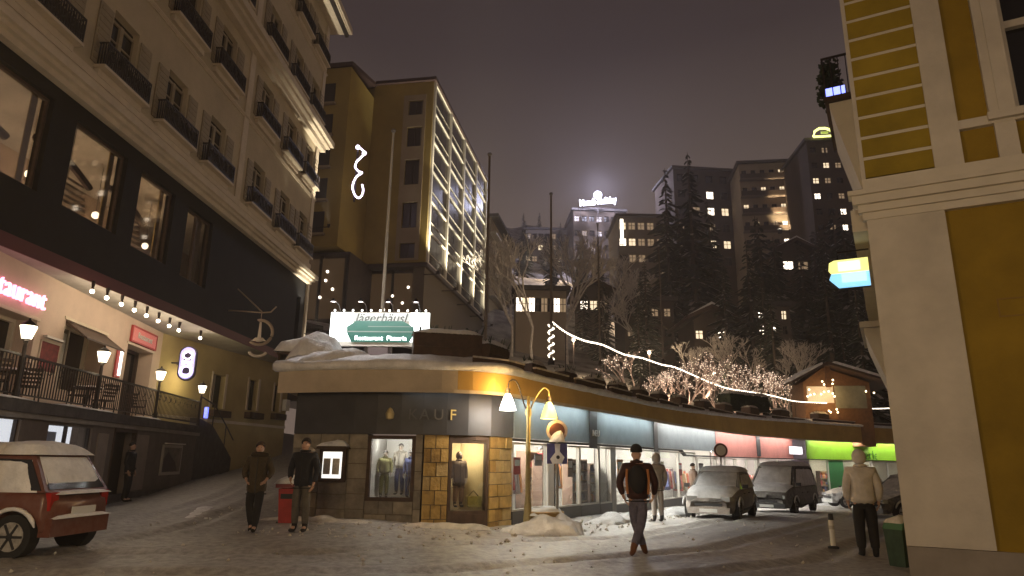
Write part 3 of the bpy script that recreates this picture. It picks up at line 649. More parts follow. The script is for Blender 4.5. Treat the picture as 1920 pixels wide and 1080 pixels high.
for k, (s, z) in enumerate(LST):
    lab = ['leftmost lit lantern on a black post at the terrace railing', 'lit lantern on a black post in front of the narrow red sign', 'lit lantern on a black post left of the oval sign', 'lit lantern on a post at the top of the terrace stairs'][k]
    if L0 is None:
        L0 = thing('lantern_post', lab, 'lantern', twp(s, -.05, 2.5), 0, 'lanterns on the terrace posts'); h = 4.1 - 2.5
        MB().lathe([(.075, -.1), (.075, .3), (.045, .4), (.04, 1.28), (.035, h - .28)], (0, 0, 0), 10).build('post', IRON, L0); lantern_head(L0, h); point(L0, (0, 0, h - .02), 16, (1, .80, .52), .1)
        KIDS[L0.name][-1].location.z = h - .4
        KIDS[L0.name][-1].location.y = 0
    else: copy_tree(L0, twp(s, -.05, 2.5), 0, lab)
wl = thing('wall_lantern', 'lit lantern on a bracket on the ochre wall right of the oval sign', 'lantern', swp(1.2, -.55, 4.85), 0)
lantern_head(wl, 0, .2); MB().tube([(0, 0, .3), (-.2, .0, .42), (-.55, 0, .3)], .02, 6).build('bracket', IRON, wl); point(wl, (.0, -.1, -.4), 42, (1, .82, .42), .1)
bs = thing('blue_sign', 'small blue lit sign on the railing at the head of the stairs', 'sign', twp(8.3, -.1, 3.2), RROT)
MB().box(-.12, .12, -.05, .05, -.22, .22).build('face', emis('blue_face', (.15, .2, 1), 2.0), bs); MB().box(-.13, .13, .051, .08, -.23, .23).build('backplate', IRON, bs)
def _lp(t):
    MB().box(-1.03, 1.03, 0, .04, -.52, .52).build('frame', mat('pale_frame', (.42, .38, .32), .6), t)
    MB().box(-.9, .9, -.01, -.002, -.42, .42).build('print', mat('dull_landscape_print', (.22, .18, .14), .6, 2.2, .7), t)
    MB().prism([(-.88, -.4), (.6, -.4), (.35, -.1), (-.1, .1), (-.5, .28), (-.88, .05)], -.014, -.011).build('mountain', mat('dark_print', (.07, .05, .045), .7), t); MB().box(-.95, .95, -.12, 0, .54, .58).build('lamp', WHITE, t)
wallthing('poster', 'pale framed poster with a dark mountain on the terrace wall', 'poster', 5.05, 1.32, _lp, -.06, (twp, RROT))

# chairs and tables on the terrace
def make_chair(lab, loc, rz):
    t = thing('terrace_chair', lab, 'chair', loc, rz, 'chairs on the restaurant terrace')
    MB().box(-.22, .22, -.22, .22, .43, .47).build('seat', DARKWOOD, t)
    b = MB(); b.tube([(-.2, .2, .45), (-.21, .26, .92), (.21, .26, .92), (.2, .2, .45)], .018, 5); b.build('back_frame', IRON, t)
    for k in range(4): MB().box(-.19, .19, .225 + k * .01, .24 + k * .01, .55 + k * .1, .61 + k * .1).build('slat', DARKWOOD, t)
    for sx in (-.2, .2):
        for sy in (-.2, .2): MB().tube([(sx, sy, .44), (sx * 1.15, sy * 1.15, 0)], .017, 5).build('leg', IRON, t)
    for sx in (-.24, .24): MB().tube([(sx, .22, .68), (sx, -.2, .68), (sx, -.2, .45)], .015, 5).build('armrest', IRON, t)
    return t
ch0 = make_chair('dark slatted chair behind the railing right beside the leftmost lantern', twp(-4.7, .75, 2.62), RROT + 2.2)
for s, y, a, lab in ((-3.3, .8, -1.3, 'dark slatted chair below the red poster'), (-.9, .7, .7, 'dark slatted chair just right of the second lantern'), (.9, .8, 2.6, 'dark slatted chair under the restaurant awning'), (3.6, .9, -.6, 'dark slatted chair in front of the restaurant door')):
    copy_tree(ch0, twp(s, y, 2.62), RROT + a, lab)
def make_table(lab, loc):
    t = thing('terrace_table', lab, 'table', loc, 0, 'tables on the restaurant terrace'); MB().lathe([(.36, .70), (.38, .72), (.38, .745)], n=18).build('table_top', DARKWOOD, t)
    MB().lathe([(.03, .03), (.03, .7)], n=8).build('column', IRON, t); MB().lathe([(.2, 0), (.2, .02), (.04, .04)], n=12).build('foot', IRON, t); MB().snow(0, 0, .745, .66, .66, .07, n=8, p=2.5).build('snow_cover', SNOW, t, True); return t
tb = make_table('round table with snow between the two chairs left of the red poster', twp(-4.0, .9, 2.62)); copy_tree(tb, twp(0.0, .9, 2.62), 0, 'round table with snow under the restaurant awning')

# wrought iron hanging sign
hs = thing('hanging_sign', 'round wrought iron guild sign hanging on a long bracket from the dark storey', 'sign', (-10.2, 26.9, 6.35), radians(8))
mb = MB(); mb.tube([(-1.72, 1.0, 1.05), (-.9, .5, .95), (0, 0, .82), (.35, 0, .86), (.55, 0, 1.1)], .03, 6); mb.tube([(-1.25, .8, 1.95), (-.5, .3, 1.3), (0, 0, .86)], .028, 6); mb.tube([(0, 0, .86), (0, 0, .5)], .015, 5); mb.build('bracket', mat('bronze', (.32, .24, .17), .45, metal=.5), hs)
mb = MB(); mb.tube([(.50 * cos(t), 0, .50 * sin(t)) for t in [radians(20 + 230 * i / 22 - 90 - 60) for i in range(23)]], .065, 7); mb.tube([(.52 * cos(t), 0, .52 * sin(t)) for t in [radians(10 + 95 * i / 10) for i in range(11)]], .04, 7); mb.build('ring', mat('bronze', (.32, .24, .17), .45, metal=.5), hs)
mb = MB(); mb.tube([(.35 * cos(t), 0, -.72 + .25 * sin(t)) for t in [radians(200 + 140 * i / 12) for i in range(13)]], .06, 7); mb.build('lower_crescent', mat('pale_bronze', (.5, .42, .33), .5, metal=.3), hs)
mb = MB(); mb.prism([(-.07, -.3), (.07, -.3), (.035, .42), (-.035, .42)], -.03, .03); mb.ball((0, 0, -.3), .2, 10, 6, (1, .4, .5)); mb.prism([(-.3, -.36), (.3, -.36), (.14, -.22), (-.14, -.22)], -.03, .03); mb.build('emblem', mat('pale_bronze', (.5, .42, .33), .5, metal=.3), hs)

# ================================================================== E HOTEL
EROT = radians(80.1); EO = (-8.08, 60.0)
def ewp(x, y, z): return Vector((EO[0] + x * cos(EROT) - y * sin(EROT), EO[1] + x * sin(EROT) + y * cos(EROT), z))
eh = thing('glass_fronted_hotel', 'olive hotel tower with a lit glass side and a curly white neon sign', 'hotel', (*EO, 0), EROT)
EL = 25.6
EW = [(1.0, 2.5, 34.4, 36.0), (1.0, 2.5, 31.0, 33.1), (1.05, 2.55, 27.0, 29.6), (1.05, 2.55, 22.6, 25.2), (1.1, 2.6, 19.6, 21.1)]
def along_y(mb):   # swap so that a wall built in x-z faces local -x
    mb.v = [(y, x, z) for x, y, z in mb.v]; mb.f = [tuple(reversed(f)) for f in mb.f]; return mb
along_y(MB().wall(0, 6.2, 19.2, 38.0, 0, .4, EW)).build('front_wall', OLIVE, eh)
along_y(MB().wall(.7, 3.0, 19.4, 36.6, -.05, -.003, EW)).build('window_strip', OLIVE_GREY, eh)
for a, b, z0, z1 in EW:
    w = along_y(MB().box(a, b, .25, .28, z0, z1)).build('window', mat('brown_window_glass', (.045, .028, .022), .25), eh); along_y(MB().box(a, b, .15, .25, z0 + .001, z0 + .08).box((a + b) / 2 - .03, (a + b) / 2 + .03, .15, .25, z0, z1)).build('frame', DARKWOOD, w)
MB().box(.4, EL, 6.0, 14, 12, 38.0).build('core', OLIVE, eh)
MB().box(-5.7, 1, 6.2, 14, 19.2, 36.6).build('front_block', OLIVE, eh)
MB().hexa([(-5.95, 6.0, 36.6), (.4, 6.0, 38.0), (.4, 14.2, 38.0), (-5.95, 14.2, 36.6)], [(-5.95, 6.0, 37.0), (.4, 6.0, 38.36), (.4, 14.2, 38.36), (-5.95, 14.2, 37.0)]).box(-.3, EL + .2, -.3, 6.0, 38.0, 38.35).build('roof_edge', mat('dark_roof_edge', (.06, .035, .03), .6), eh)
for k in range(5):
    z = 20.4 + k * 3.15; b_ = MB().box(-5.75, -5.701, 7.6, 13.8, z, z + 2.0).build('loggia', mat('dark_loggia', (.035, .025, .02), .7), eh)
    MB().box(-6.1, -5.75, 7.4, 14, z - .25, z - .05).build('slab', OLIVE_GREY, b_)
# glass side
nb = 4; bw = (EL - .6) / nb; TRIM = mat('pale_metal_trim', (.75, .70, .58), .5, 3, .15)
EG = mat('facade_glass_dark', (.05, .042, .035), .15, .8, .5)
pn = MB().box(0, bw / 2 - .15, 0, .05, 0, 2.75).mesh('glass_panel', EG)
for b_ in range(nb):
    for f in range(6):
        for h in range(2):
            link('pane', pn, eh, (.3 + b_ * bw + .15 + h * (bw / 2), .04, 19.5 + f * 3.12))
MB().box(.2, EL, .10, 1.2, 12, 38).build('glass_wall_core', mat('curtain_wall_back', (.16, .13, .09), .8), eh)
for k in range(nb + 1):
    x = .3 + k * bw; MB().box(x - .20, x + .20, -.20, .03, 19.1, 38.3).build('fin', TRIM, eh)
    MB().box(x - .55, x - .25, -1.45, -1.15, 17.95, 18.2).box(x - .42, x - .38, -1.2, 0.1, 17.9, 17.98).build('uplight', IRON, eh); spot(eh, (x - .4, -1.3, 18.3), (x + .1, -.05, 30), 14000, 50, (1, .90, .68), 1.0, .12, 'uplight_light')
    spot(eh, (x - .6, -2.2, 26), (x + .1, -.05, 34), 2200, 60, (1, .90, .70), 1.0, .2, 'uplight_light')
for f in range(7):
    z = 19.3 + f * 3.12; MB().box(.3, EL, -.10, .03, z - .09, z + .07).build('floor_band', TRIM, eh)
    if f < 6: MB().box(.3, EL, -.04, .03, z + 1.02, z + 1.07).build('rail', TRIM, eh)
# podium
POD = mat('podium_dark', (.075, .055, .042), .5, 1, .4)
MB().box(.9, EL + 1, .8, 14, 6, 19.0).build('podium', POD, eh)
MB().box(-.15, EL + .4, -.2, 14, 18.75, 19.1).build('podium_ledge', mat('dark_ledge', (.09, .07, .055), .6), eh)
MB().box(-4.5, .9, 5.5, 14, 6, 19.0).build('podium', POD, eh)
for k in range(5):
    y = .9 + k * 2.35; xx = .9 if y < 5.4 else -4.5
    MB().box(xx - .12, xx - .002, y, y + .25, 12, 18.7).build('mullion', IRON, eh); 
    if k < 4: MB().box(xx - .06, xx - .002, y + .25, y + 2.35, 13, 18.4).build('pane', emis('amber_glow_glass', (1, .58, .25), .035, (.05, .03, .02)), eh)  # faint emission painted in for warm reflections on the podium glass
for k in range(12):
    x = .9 + k * 2.1; MB().box(x, x + .18, .66, .798, 12, 18.7).build('mullion', mat('podium_rib', (.13, .10, .075), .6), eh)
for (y, z) in ((1.8, 17.0), (2.3, 15.5), (3.3, 16.2), (4.2, 16.9), (4.1, 14.9), (6.8, 15.6), (7.4, 17.2), (7.5, 16.4), (7.9, 14.9), (11.2, 15.6), (11.3, 14.2)):
    xx = .78 if y < 5.4 else -4.62; MB().ball((xx, y, z), .13, 8, 6).build('pendant_lamp', E_WINB, eh, True)
# curly neon
ns = thing('neon_sign', 'curly white neon sign shaped like a script letter on the olive hotel', 'neon sign', at(672, 322, 53.5), 0)
pts = [(671, 276), (677, 279), (683, 287), (676, 296), (669, 303), (666, 313), (672, 321), (679, 324), (671, 329), (665, 337), (661, 350), (664, 363), (671, 371), (678, 367), (681, 357), (679, 346)]
org = at(672, 322, 53.5); cp = [at(x, y, 53.5) - org for x, y in pts]
sm = []
for i in range(len(cp) - 1):
    for t in (0, .25, .5, .75): sm.append(_cr(cp[max(i - 1, 0)], cp[i], cp[i + 1], cp[min(i + 2, len(cp) - 1)], t))
sm.append(tuple(cp[-1])); MB().tube(sm, .085, 6).build('tube', E_VIOLET, ns); MB().ball(cp[0], .2, 8, 6).ball(cp[2], .2, 8, 6).build('knob', E_VIOLET, ns)
MB().box(-.35, -.2, .3, .45, -2.6, 2.4).build('mount', IRON, ns)
# cream building behind
cb = thing('cream_apartment_building', 'narrow cream building with lit ledges behind the glass hotel', 'building', (-3.2, 92, 0), radians(80))
MB().wall(0, 16, 15, 35.5, 0, .4, []).build('side_wall', HOUSE_B, cb); MB().box(0, 16, .4, 5, 15, 35.5).build('wall', HOUSE_B, cb)
for k in range(6): MB().box(-.3, 16, -.9, -.0, 17.4 + k * 3.1, 17.7 + k * 3.1).build('ledge', TRIM, cb)
MB().box(-.5, 16.3, -1.2, 5.3, 35.5, 35.9).build('roof', DARKSTONE, cb)
spot(cb, (1, -3.4, 15.5), (4, 0, 24), 6000, 80, (1, .85, .62), .9, .15, 'uplight_light')

# ================================================================== PAVILION (curved shop building)
pav = thing('shop_pavilion', 'low curved shop pavilion with a snowy flat roof, coloured sign band and bright windows', 'shop building', (0, 0, 0))
SEND = 52.0
def gs(s, off=0.05): p = wp(s, off); return gz(p.x, p.y)
# fascia + roof
mb = MB(); cbox(mb, -.35, 3.55, -.3, .5, 2.95, ROOFZ, .3); mb.build('fascia', FASCIA, pav)
mb = MB(); cbox(mb, 3.552, SEND, -.3, .5, 2.95, ROOFZ, .35, lambda s: (0, rtop(s))); mb.build('fascia', mat('ochre_fascia', (.46, .29, .085), .85, 1.1, .22, .1, bscale=18), pav)
mb = MB(); cbox(mb, -.35, SEND, -1.6, .5, ROOFZ - .04, ROOFZ, .5, lambda s: (rtop(s), rtop(s))); mb.build('roof_slab', FASCIA, pav)
mb = MB(); mb.tube([wp(-.40, .58 , ROOFZ + .03), wp(-.2, .58, ROOFZ + .03)], .02, 4)
mb = MB(); cbox(mb, -.35, SEND, .455, .498, 2.875, 2.949, .35); mb.build('drip_edge', FASCIA, pav)
# snow lip, uneven along the edge
vs = []; fs = []; ns_ = 260
for i in range(ns_ + 1):
    s = -.45 + (SEND + .4) * (i / ns_); p = wp(s, 0); nz = noise.noise(Vector((p.x * 1.1, p.y * 1.1, 3))) * .5 + noise.noise(Vector((p.x * 4, p.y * 4, 8))) * .2
    th = (.16 if s < 5 else .11) * (1 + nz * .7); zt = ROOFZ + rtop(s)
    for off, z in ((.50, zt - .06 - .03 * nz), (.60 + .03 * nz, zt - .03), (.62 + .03 * nz, zt + th * .5), (.53, zt + th * .95), (.25, zt + th * 1.1), (-.1, zt + th * 1.2 + .16), (-1.2, zt + th + .22), (-4.6, zt + th + .22)):
        q = wp(s, off); vs.append((q.x, q.y, z))
for i in range(ns_):
    for j in range(7): fs.append((i * 8 + j, i * 8 + 8 + j, i * 8 + 9 + j, i * 8 + 1 + j))
fs.append(tuple(range(8)))
m2 = MB(); m2.add(vs, fs); m2.build('roof_snow', SNOW, pav, True)
# left return of the building (side toward the side street)
Lb = wp(-.13, 0); ld = Vector((-.25, 1.0)).normalized()
MB().hexa([(Lb.x, Lb.y, 0), (Lb.x + 1.2, Lb.y, 0), (Lb.x + 1.2 + ld.x * 7, Lb.y + ld.y * 7, 0), (Lb.x + ld.x * 7, Lb.y + ld.y * 7, 0)], [(Lb.x, Lb.y, 2.94), (Lb.x + 1.2, Lb.y, 2.94), (Lb.x + 1.2 + ld.x * 7, Lb.y + ld.y * 7, 2.94), (Lb.x + ld.x * 7, Lb.y + ld.y * 7, 2.94)]).build('end_wall', GREYSTONE, pav)
q0 = wp(-.35, .5)
MB().hexa([(q0.x + .02, q0.y + .3, 2.96), (q0.x + 5, q0.y + .9, 2.96), (q0.x + 4.5, q0.y + 7, 2.96), (q0.x - .5, q0.y + 6, 2.96)], [(q0.x + .02, q0.y + .3, ROOFZ - .05), (q0.x + 5, q0.y + .9, ROOFZ - .05), (q0.x + 4.5, q0.y + 7, ROOFZ - .05), (q0.x - .5, q0.y + 6, ROOFZ - .05)]).build('roof_wing', FASCIA, pav)
# sign band
def band(s0, s1, m, z0=2.03, z1=2.93, off=.10, name='sign_panel'):
    mb = MB(); cbox(mb, s0 + .01, s1 - .01, off - .12, off, z0, z1, .5); return mb.build(name, m, pav)
for a, b, m in ((-.10, 5.42, BANDDARK), (5.45, 10.1, BANDGREY), (10.12, 16.1, BANDGREY), (16.12, 24.4, BANDGREY), (24.42, 30.9, BANDRED), (30.92, 35.6, BANDRED), (35.62, 37.5, mat('purple_grey_panel', (.22, .17, .22), .6)), (37.55, 50.5, BANDGREEN)):
    band(a, b, m, 2.0 if a < 20 else 1.78)
for s in (10.1, 16.1, 30.9): mb = MB(); cbox(mb, s - .25, s + .25, .101, .125, 1.85, 2.92, .3); mb.build('band_pilaster', BANDDARK, pav)
for a, b in ((5.6, 9.6), (10.6, 15.6), (16.7, 24.2), (24.7, 30.5), (31.4, 35.2), (37.9, 50)):
    mb = MB(); cbox(mb, a, b, .36, .42, 2.925, 2.948, .6); mb.build('strip_light', E_STRIP if a < 10.2 else (E_STRIPW if a > 16 else E_STRIP), pav)
mb = MB(); cbox(mb, 2.5, 3.7, .30, .36, 2.93, 2.948, .4); mb.build('strip_light', emis('dim_cool_strip', (.7, .9, 1), 3.0), pav)
# beams under the band / plinth under the windows
mb = MB(); cbox(mb, 5.42, SEND, -.1, .06, 1.93, 1.99, .6, lambda s: ((0, 0) if s < 20 else (-.2, -.2))); mb.build('lintel', BLACKPL, pav)
def plinth(s0, s1, h=.42, m=None):
    mb = MB(); n = max(1, int((s1 - s0) / .6)); z0 = min(gs(s0), gs(s1)) - .3; cbox(mb, s0, s1, -.12, .06, z0, gs((s0 + s1) / 2) + h, .6); return mb.build('plinth', m or mat('dark_plinth', (.07, .065, .06), .6), pav)
# --- front: stone walls, block by block
random.seed(11)
def stones(s0, s1, z0, z1, cols, rows, mats, base=.02, name='stone'):
    mb = MB(); cbox(mb, s0, s1, -.25, base - .02, z0, z1, .4); mb.build('wall_core', MORTAR, pav)
    rh = (z1 - z0) / rows
    for r in range(rows):
        za = z0 + r * rh; cuts = [s0]
        k = cols + (1 if r % 2 and cols > 1 else 0)
        for c in range(1, k): cuts.append(s0 + (s1 - s0) * (c + random.uniform(-.22, .22)) / k)
        cuts.append(s1)
        for a, b in zip(cuts, cuts[1:]):
            g = .009; mb = MB(); o = base + random.uniform(.0, .035)
            n = max(1, int((b - a) / .35)); pts = []
            cbox(mb, a + g, b - g, base - .05, o, za + g, za + rh - g, .4)
            mb.build(name, random.choice(mats), pav)
GS2 = [GREYSTONE, GREYSTONE, GREYSTONE2]; GO2 = [GOLDSTONE, GOLDSTONE, GOLDSTONE2, mat('ochre_stone_pale', (.55, .40, .18), .85, 4, .3, .5, bscale=16)]
stones(-.13, .62, .1, 2.0, 1, 6, GS2); stones(.62, 1.30, .1, 1.02, 1, 3, GS2); stones(.62, 1.30, 1.70, 2.0, 1, 1, GS2); stones(1.30, 1.72, .1, 2.0, 1, 6, GS2)
stones(1.72, 2.74, .05, .60, 2, 2, GS2); stones(2.74, 2.92, .05, 2.0, 1, 5, GS2)
stones(2.95, 3.48, -.05, 2.0, 2, 7, GO2, .05); stones(4.43, 5.42, -.1, 2.0, 2, 8, GO2, .05)
mb = MB(); cbox(mb, .62, 1.30, -.25, 0, 1.0, 1.72, .4); mb.build('wall_core', MORTAR, pav)
# plaster wainscot above the stones is left out: windows
def bentwin(s0, s1, z0, z1, name='window', off=-.02, fr=IRON, t=.06, bars=0, parent=None, gm=None):
    mb = MB(); cbox(mb, s0 + t, s1 - t, off, off + .012, z0 + t, z1 - t, .5); w = mb.build(name, gm or GLASS, parent or pav)
    mb = MB(); cbox(mb, s0, s1, off - .04, off + .06, z0, z0 + t, .5); cbox(mb, s0, s1, off - .04, off + .06, z1 - t, z1, .5); cbox(mb, s0, s0 + t, off - .04, off + .06, z0 + t, z1 - t, .5); cbox(mb, s1 - t, s1, off - .04, off + .06, z0 + t, z1 - t, .5)
    for i in range(bars): x = s0 + (s1 - s0) * (i + 1) / (bars + 1); cbox(mb, x - t / 2, x + t / 2, off - .04, off + .06, z0 + t, z1 - t, .5)
    mb.build('frame', fr, w); return w
bentwin(1.72, 2.74, .60, 1.97, fr=DARKWOOD, t=.075)
bentwin(3.49, 4.42, .34, 1.90, fr=DARKWOOD, t=.07); mb = MB(); cbox(mb, 3.49, 4.42, -.05, .04, -.1, .34, .4); mb.build('sill_panel', DARKWOOD, pav); mb = MB(); cbox(mb, 3.49, 4.42, -.05, .04, 1.9, 2.0, .4); mb.build('head_panel', DARKWOOD, pav)
# display boxes behind the two front windows
def dbox(s0, s1, z0, z1, dep, m, lights, mfloor=None):
    def P(s, o, z): return wp(s, o, z)
    a0, a1, b0, b1 = wp(s0, -.08), wp(s1, -.08), wp(s0 + .0, -dep), wp(s1 - .0, -dep)
    q = lambda p, z: (p.x, p.y, z)
    mb = MB(); mb.add([q(b0, z0), q(b1, z0), q(b1, z1), q(b0, z1)], [(0, 1, 2, 3)]); mb.add([q(a0, z0), q(b0, z0), q(b0, z1), q(a0, z1)], [(0, 1, 2, 3)]); mb.add([q(a1, z0), q(b1, z0), q(b1, z1), q(a1, z1)], [(0, 1, 2, 3)]); mb.add([q(a0, z1), q(a1, z1), q(b1, z1), q(b0, z1)], [(0, 1, 2, 3)])
    o = mb.build('display_case', m, pav); mb = MB(); mb.add([q(a0, z0), q(a1, z0), q(b1, z0), q(b0, z0)], [(0, 1, 2, 3)]); mb.build('case_floor', mfloor or SHOP_FLOOR, o)
    for (s, p, c) in lights: point(o, wp(s, -.35, z1 - .18), p, c, .05, 'display_light')
    return o
dbox(1.78, 2.70, .64, 1.95, 1.0, SHOP_WALL, [(1.95, 26, (1, .95, .86)), (2.55, 26, (1, .95, .86))], mat('grey_felt', (.35, .33, .32), .9))
dbox(3.52, 4.38, .38, 1.88, .9, mat('tan_backdrop', (.62, .50, .32), .8, 2, .2), [(3.95, 36, (1, .84, .52))])
# menu showcase
mc = thing('menu_showcase', 'lit menu showcase with a snow-capped arched top on the grey stone wall', 'showcase', wp(.98, .10, 1.33), wang(.98))
MB().box(-.31, .31, -.02, .06, -.36, .34).build('case', DARKWOOD, mc); MB().box(-.23, .23, -.03, -.021, -.28, .28).build('backlit_panel', E_MENU, mc)
for x in (-.12, .10): MB().box(x - .085, x + .085, -.038, -.031, -.20, .14).build('menu_sheet', mat('paper', (.8, .76, .66), .8, 20, .3), mc)
MB().prism([(.38 * cos(t), .34 + .13 * sin(t)) for t in [pi * i / 10 for i in range(11)]], -.10, .06).build('arched_top', DARKWOOD, mc); MB().snow(0, -.02, .40, .72, .2, .12, n=8, p=3).build('snow_cap', SNOW, mc, True)
# sign band lettering
def band_text(txt, s, z, size, m, name='lettering', off=.11, dep=.01, sx=1):
    return text_mesh(txt, size, dep, m, name, pav, wp(s, off, z), (pi / 2, 0, wang(s)), sx=sx)
GOLD = mat('gold_letters', (.30, .24, .12), .4, metal=.4)
for ch, s, m in (('K', 2.66, mat('dull_letters', (.085, .085, .085), .5)), ('A', 2.93, mat('dull_letters', (.085, .085, .085), .5)), ('U', 3.22, mat('dull_letters2', (.13, .12, .11), .5)), ('F', 3.54, mat('gold_letters_lit', (.62, .48, .18), .35))): band_text(ch, s, 2.42, .33, m)  # last letter uses a brighter gold copy, light put into its colour
mb = MB(); p = wp(2.18, .115, 2.43); em = MB().lathe([(.0, 0), (.085, .03), (.10, .14), (.05, .24), (.0, .28)], (0, 0, 0), 10).build('crest', GOLD, pav); em.location = (p.x, p.y, 2.30)
em.scale = (1, .3, 1)
band_text('NEU', 10.25, 2.28, .26, mat('silver_letters', (.7, .7, .72), .4), off=.14)
band_text('Skiverleih', 44.6, 2.08, .85, mat('green_letters', (.07, .32, .02), .5), sx=1.15)
wb = thing('white_sign_box', 'small white lit sign box on the wall at the end of the red sign band', 'sign', wp(35.6, .28, 2.26), wang(35.6)); MB().box(-.75, .75, -.06, .06, -.22, .2).build('face', emis('white_sign_box', (1, .93, .97), 2.2), wb); MB().box(-.78, .78, .061, .1, -.25, .23).build('backplate', STEEL, wb)
# --- shop fronts along the curve
ZT = 1.90
def ft(s): return ZT if s < 20 else ZT - .2
for a, b, bars in ((5.5, 7.42, 0), (7.75, 9.37, 0), (9.40, 10.62, 0), (10.68, 11.62, 0), (12.0, 16.2, 1), (16.8, 21.6, 1), (21.8, 24.4, 0), (24.6, 27.6, 1), (27.8, 30.7, 1), (31.0, 33.4, 0), (33.6, 35.5, 0), (37.8, 40.0, 0), (41.7, 45.0, 1), (45.2, 50, 2)):
    zf = gs((a + b) / 2); base = zf + .30
    bentwin(a, b, base, ft(a), fr=mat('pale_window_frame', (.45, .42, .38), .5), t=.04, bars=bars)
    plinth(a, b, .30)
WHT = mat('white_column', (.68, .64, .58), .7, 1.5, .1)
for a, b, m in ((7.42, 7.75, WHT), (10.62, 10.68, IRON), (11.62, 12.0, mat('grey_pilaster', (.28, .26, .24), .8, 2, .2)), (16.2, 16.8, WHT), (21.6, 21.8, WHT), (24.4, 24.6, WHT), (30.7, 31.0, WHT), (35.5, 37.8, mat('purple_grey_panel', (.22, .17, .22), .6)), (40.0, 41.7, GREENPOST)):
    mb = MB(); cbox(mb, a, b, -.12, .05, gs((a + b) / 2) - .4, ft(a) + .02, .5); mb.build('column', m, pav)
# shop interior: floor, back wall, ceiling with light panels (two shops: s 5.5-16.5 and 16.5-50)
def shopspan(s0, s1, zt, dep, wallm, lights, zl, lm):
    zf = min(gs(s0), gs(s1)) + .06; n = int((s1 - s0) / 1.0)
    mb = MB(); cbox(mb, s0, s1, -dep, -.15, zf - .1, zf, 1.0); mb.build('shop_floor', SHOP_FLOOR, pav)
    mb = MB(); cbox(mb, s0, s1, -dep - .1, -dep, zf, zt + .6, 1.0); mb.build('shop_back_wall', wallm, pav)
    mb = MB(); cbox(mb, s0, s1, -dep, -.12, zt + .35, zt + .45, 1.0); mb.build('shop_ceiling', SHOP_WALL, pav)
    for s in (s0, s1):
        mb = MB(); cbox(mb, s - .05, s + .05, -dep, -.15, zf, zt + .35, 1.0); mb.build('partition', wallm, pav)
    for s in lights: mb = MB(); cbox(mb, s - .5, s + .5, -dep * .62, -dep * .40, zt + .31, zt + .345, .5); mb.build('ceiling_light', lm, pav)
shopspan(5.6, 11.7, ZT, 1.7, SHOP_WALL, [6.2, 7.6, 9.0, 10.6], ZT, E_CEIL)
shopspan(11.8, 24.2, ZT - .05, 1.6, SHOP_WALL, [12.6, 14.0, 15.6, 17.6, 19.2, 20.8, 22.8], ZT, E_CEIL)
shopspan(24.3, 36.8, ZT - .2, 1.9, mat('rose_white_wall', (.78, .68, .66), .8), [26.0, 29.2, 32.4, 35], ZT, E_CEIL)
shopspan(37.4, 50.5, ZT - .2, 3.0, mat('pale_green_wall', (.55, .50, .40), .8), [39.5, 43.5, 47.5], ZT, emis('dim_ceiling_light', (1, .95, .8), 60))
# goods
random.seed(5)
CL = [mat('cloth_red', (.40, .05, .05), .8), mat('cloth_navy', (.05, .06, .14), .8), mat('cloth_white', (.7, .7, .7), .8), mat('cloth_olive', (.16, .15, .06), .8), mat('cloth_brown', (.20, .11, .06), .8), mat('cloth_black', (.03, .03, .03), .8), mat('cloth_grey', (.28, .28, .3), .8), mat('cloth_orange', (.55, .22, .05), .8)]
def clothes_rack(s, off, n, lab, L=1.1):
    p = wp(s, off); zf = gs(s) + .06; t = thing('clothes_rack', lab, 'clothes rack', (p.x, p.y, zf), wang(s), 'clothes racks in the shop windows')
    mb = MB(); mb.tube([(-L / 2, 0, 0), (-L / 2, 0, 1.45), (L / 2, 0, 1.45), (L / 2, 0, 0)], .015, 6); mb.tube([(-L / 2, -.2, .02), (-L / 2, .2, .02)], .015, 5); mb.tube([(L / 2, -.2, .02), (L / 2, .2, .02)], .015, 5); mb.build('frame', STEEL, t)
    for i in range(n):
        x = -L / 2 + .08 + (L - .16) * i / (n - 1); h = random.uniform(.55, .85); w = random.uniform(.04, .07)
        MB().hexa([(x - w / 2, -.24, 1.38 - h), (x + w / 2, -.24, 1.38 - h), (x + w / 2, .24, 1.38 - h), (x - w / 2, .24, 1.38 - h)], [(x - w / 2, -.17, 1.3), (x + w / 2, -.17, 1.3), (x + w / 2, .17, 1.3), (x - w / 2, .17, 1.3)]).box(x - .01, x + .01, -.05, .05, 1.3, 1.40).build('garment', random.choice(CL), t)
def shelf_unit(s, off, lab, L=1.2, H=1.6, rows=4):
    p = wp(s, off); zf = gs(s) + .06; t = thing('shelf_unit', lab, 'shelves', (p.x, p.y, zf), wang(s), 'shelf units in the shops')
    MB().box(-L / 2, L / 2, .14, .17, 0, H).build('back', mat('shelf_wood', (.45, .33, .2), .7), t)
    for sx in (-L / 2 - .02, L / 2 - .01): MB().box(sx, sx + .03, -.17, .14, 0, H).build('side', DARKWOOD, t)
    for r in range(rows + 1):
        z = H * r / rows * .97; sh_ = MB().box(-L / 2 + .011, L / 2 - .011, -.17, .139, z, z + .025).build('shelf', mat('shelf_wood', (.45, .33, .2), .7), t)
        if r < rows:
            x = -L / 2 + .05
            while x < L / 2 - .15:
                w = random.uniform(.07, .2); h = random.uniform(.12, H / rows * .8); MB().box(x, x + w, -.13, .1, z + .026, z + .026 + h).build('goods', random.choice(CL), sh_); x += w + random.uniform(.02, .06)
clothes_rack(6.9, -.9, 8, 'clothes rack behind the first bright window right of the ochre pier')
shelf_unit(8.7, -1.1, 'shelf unit full of goods behind the window below the round traffic sign', 1.3, 1.7)
shelf_unit(10.1, -.5, 'shelf unit standing close to the glass left of the white panel', 1.0, 1.5, 5)
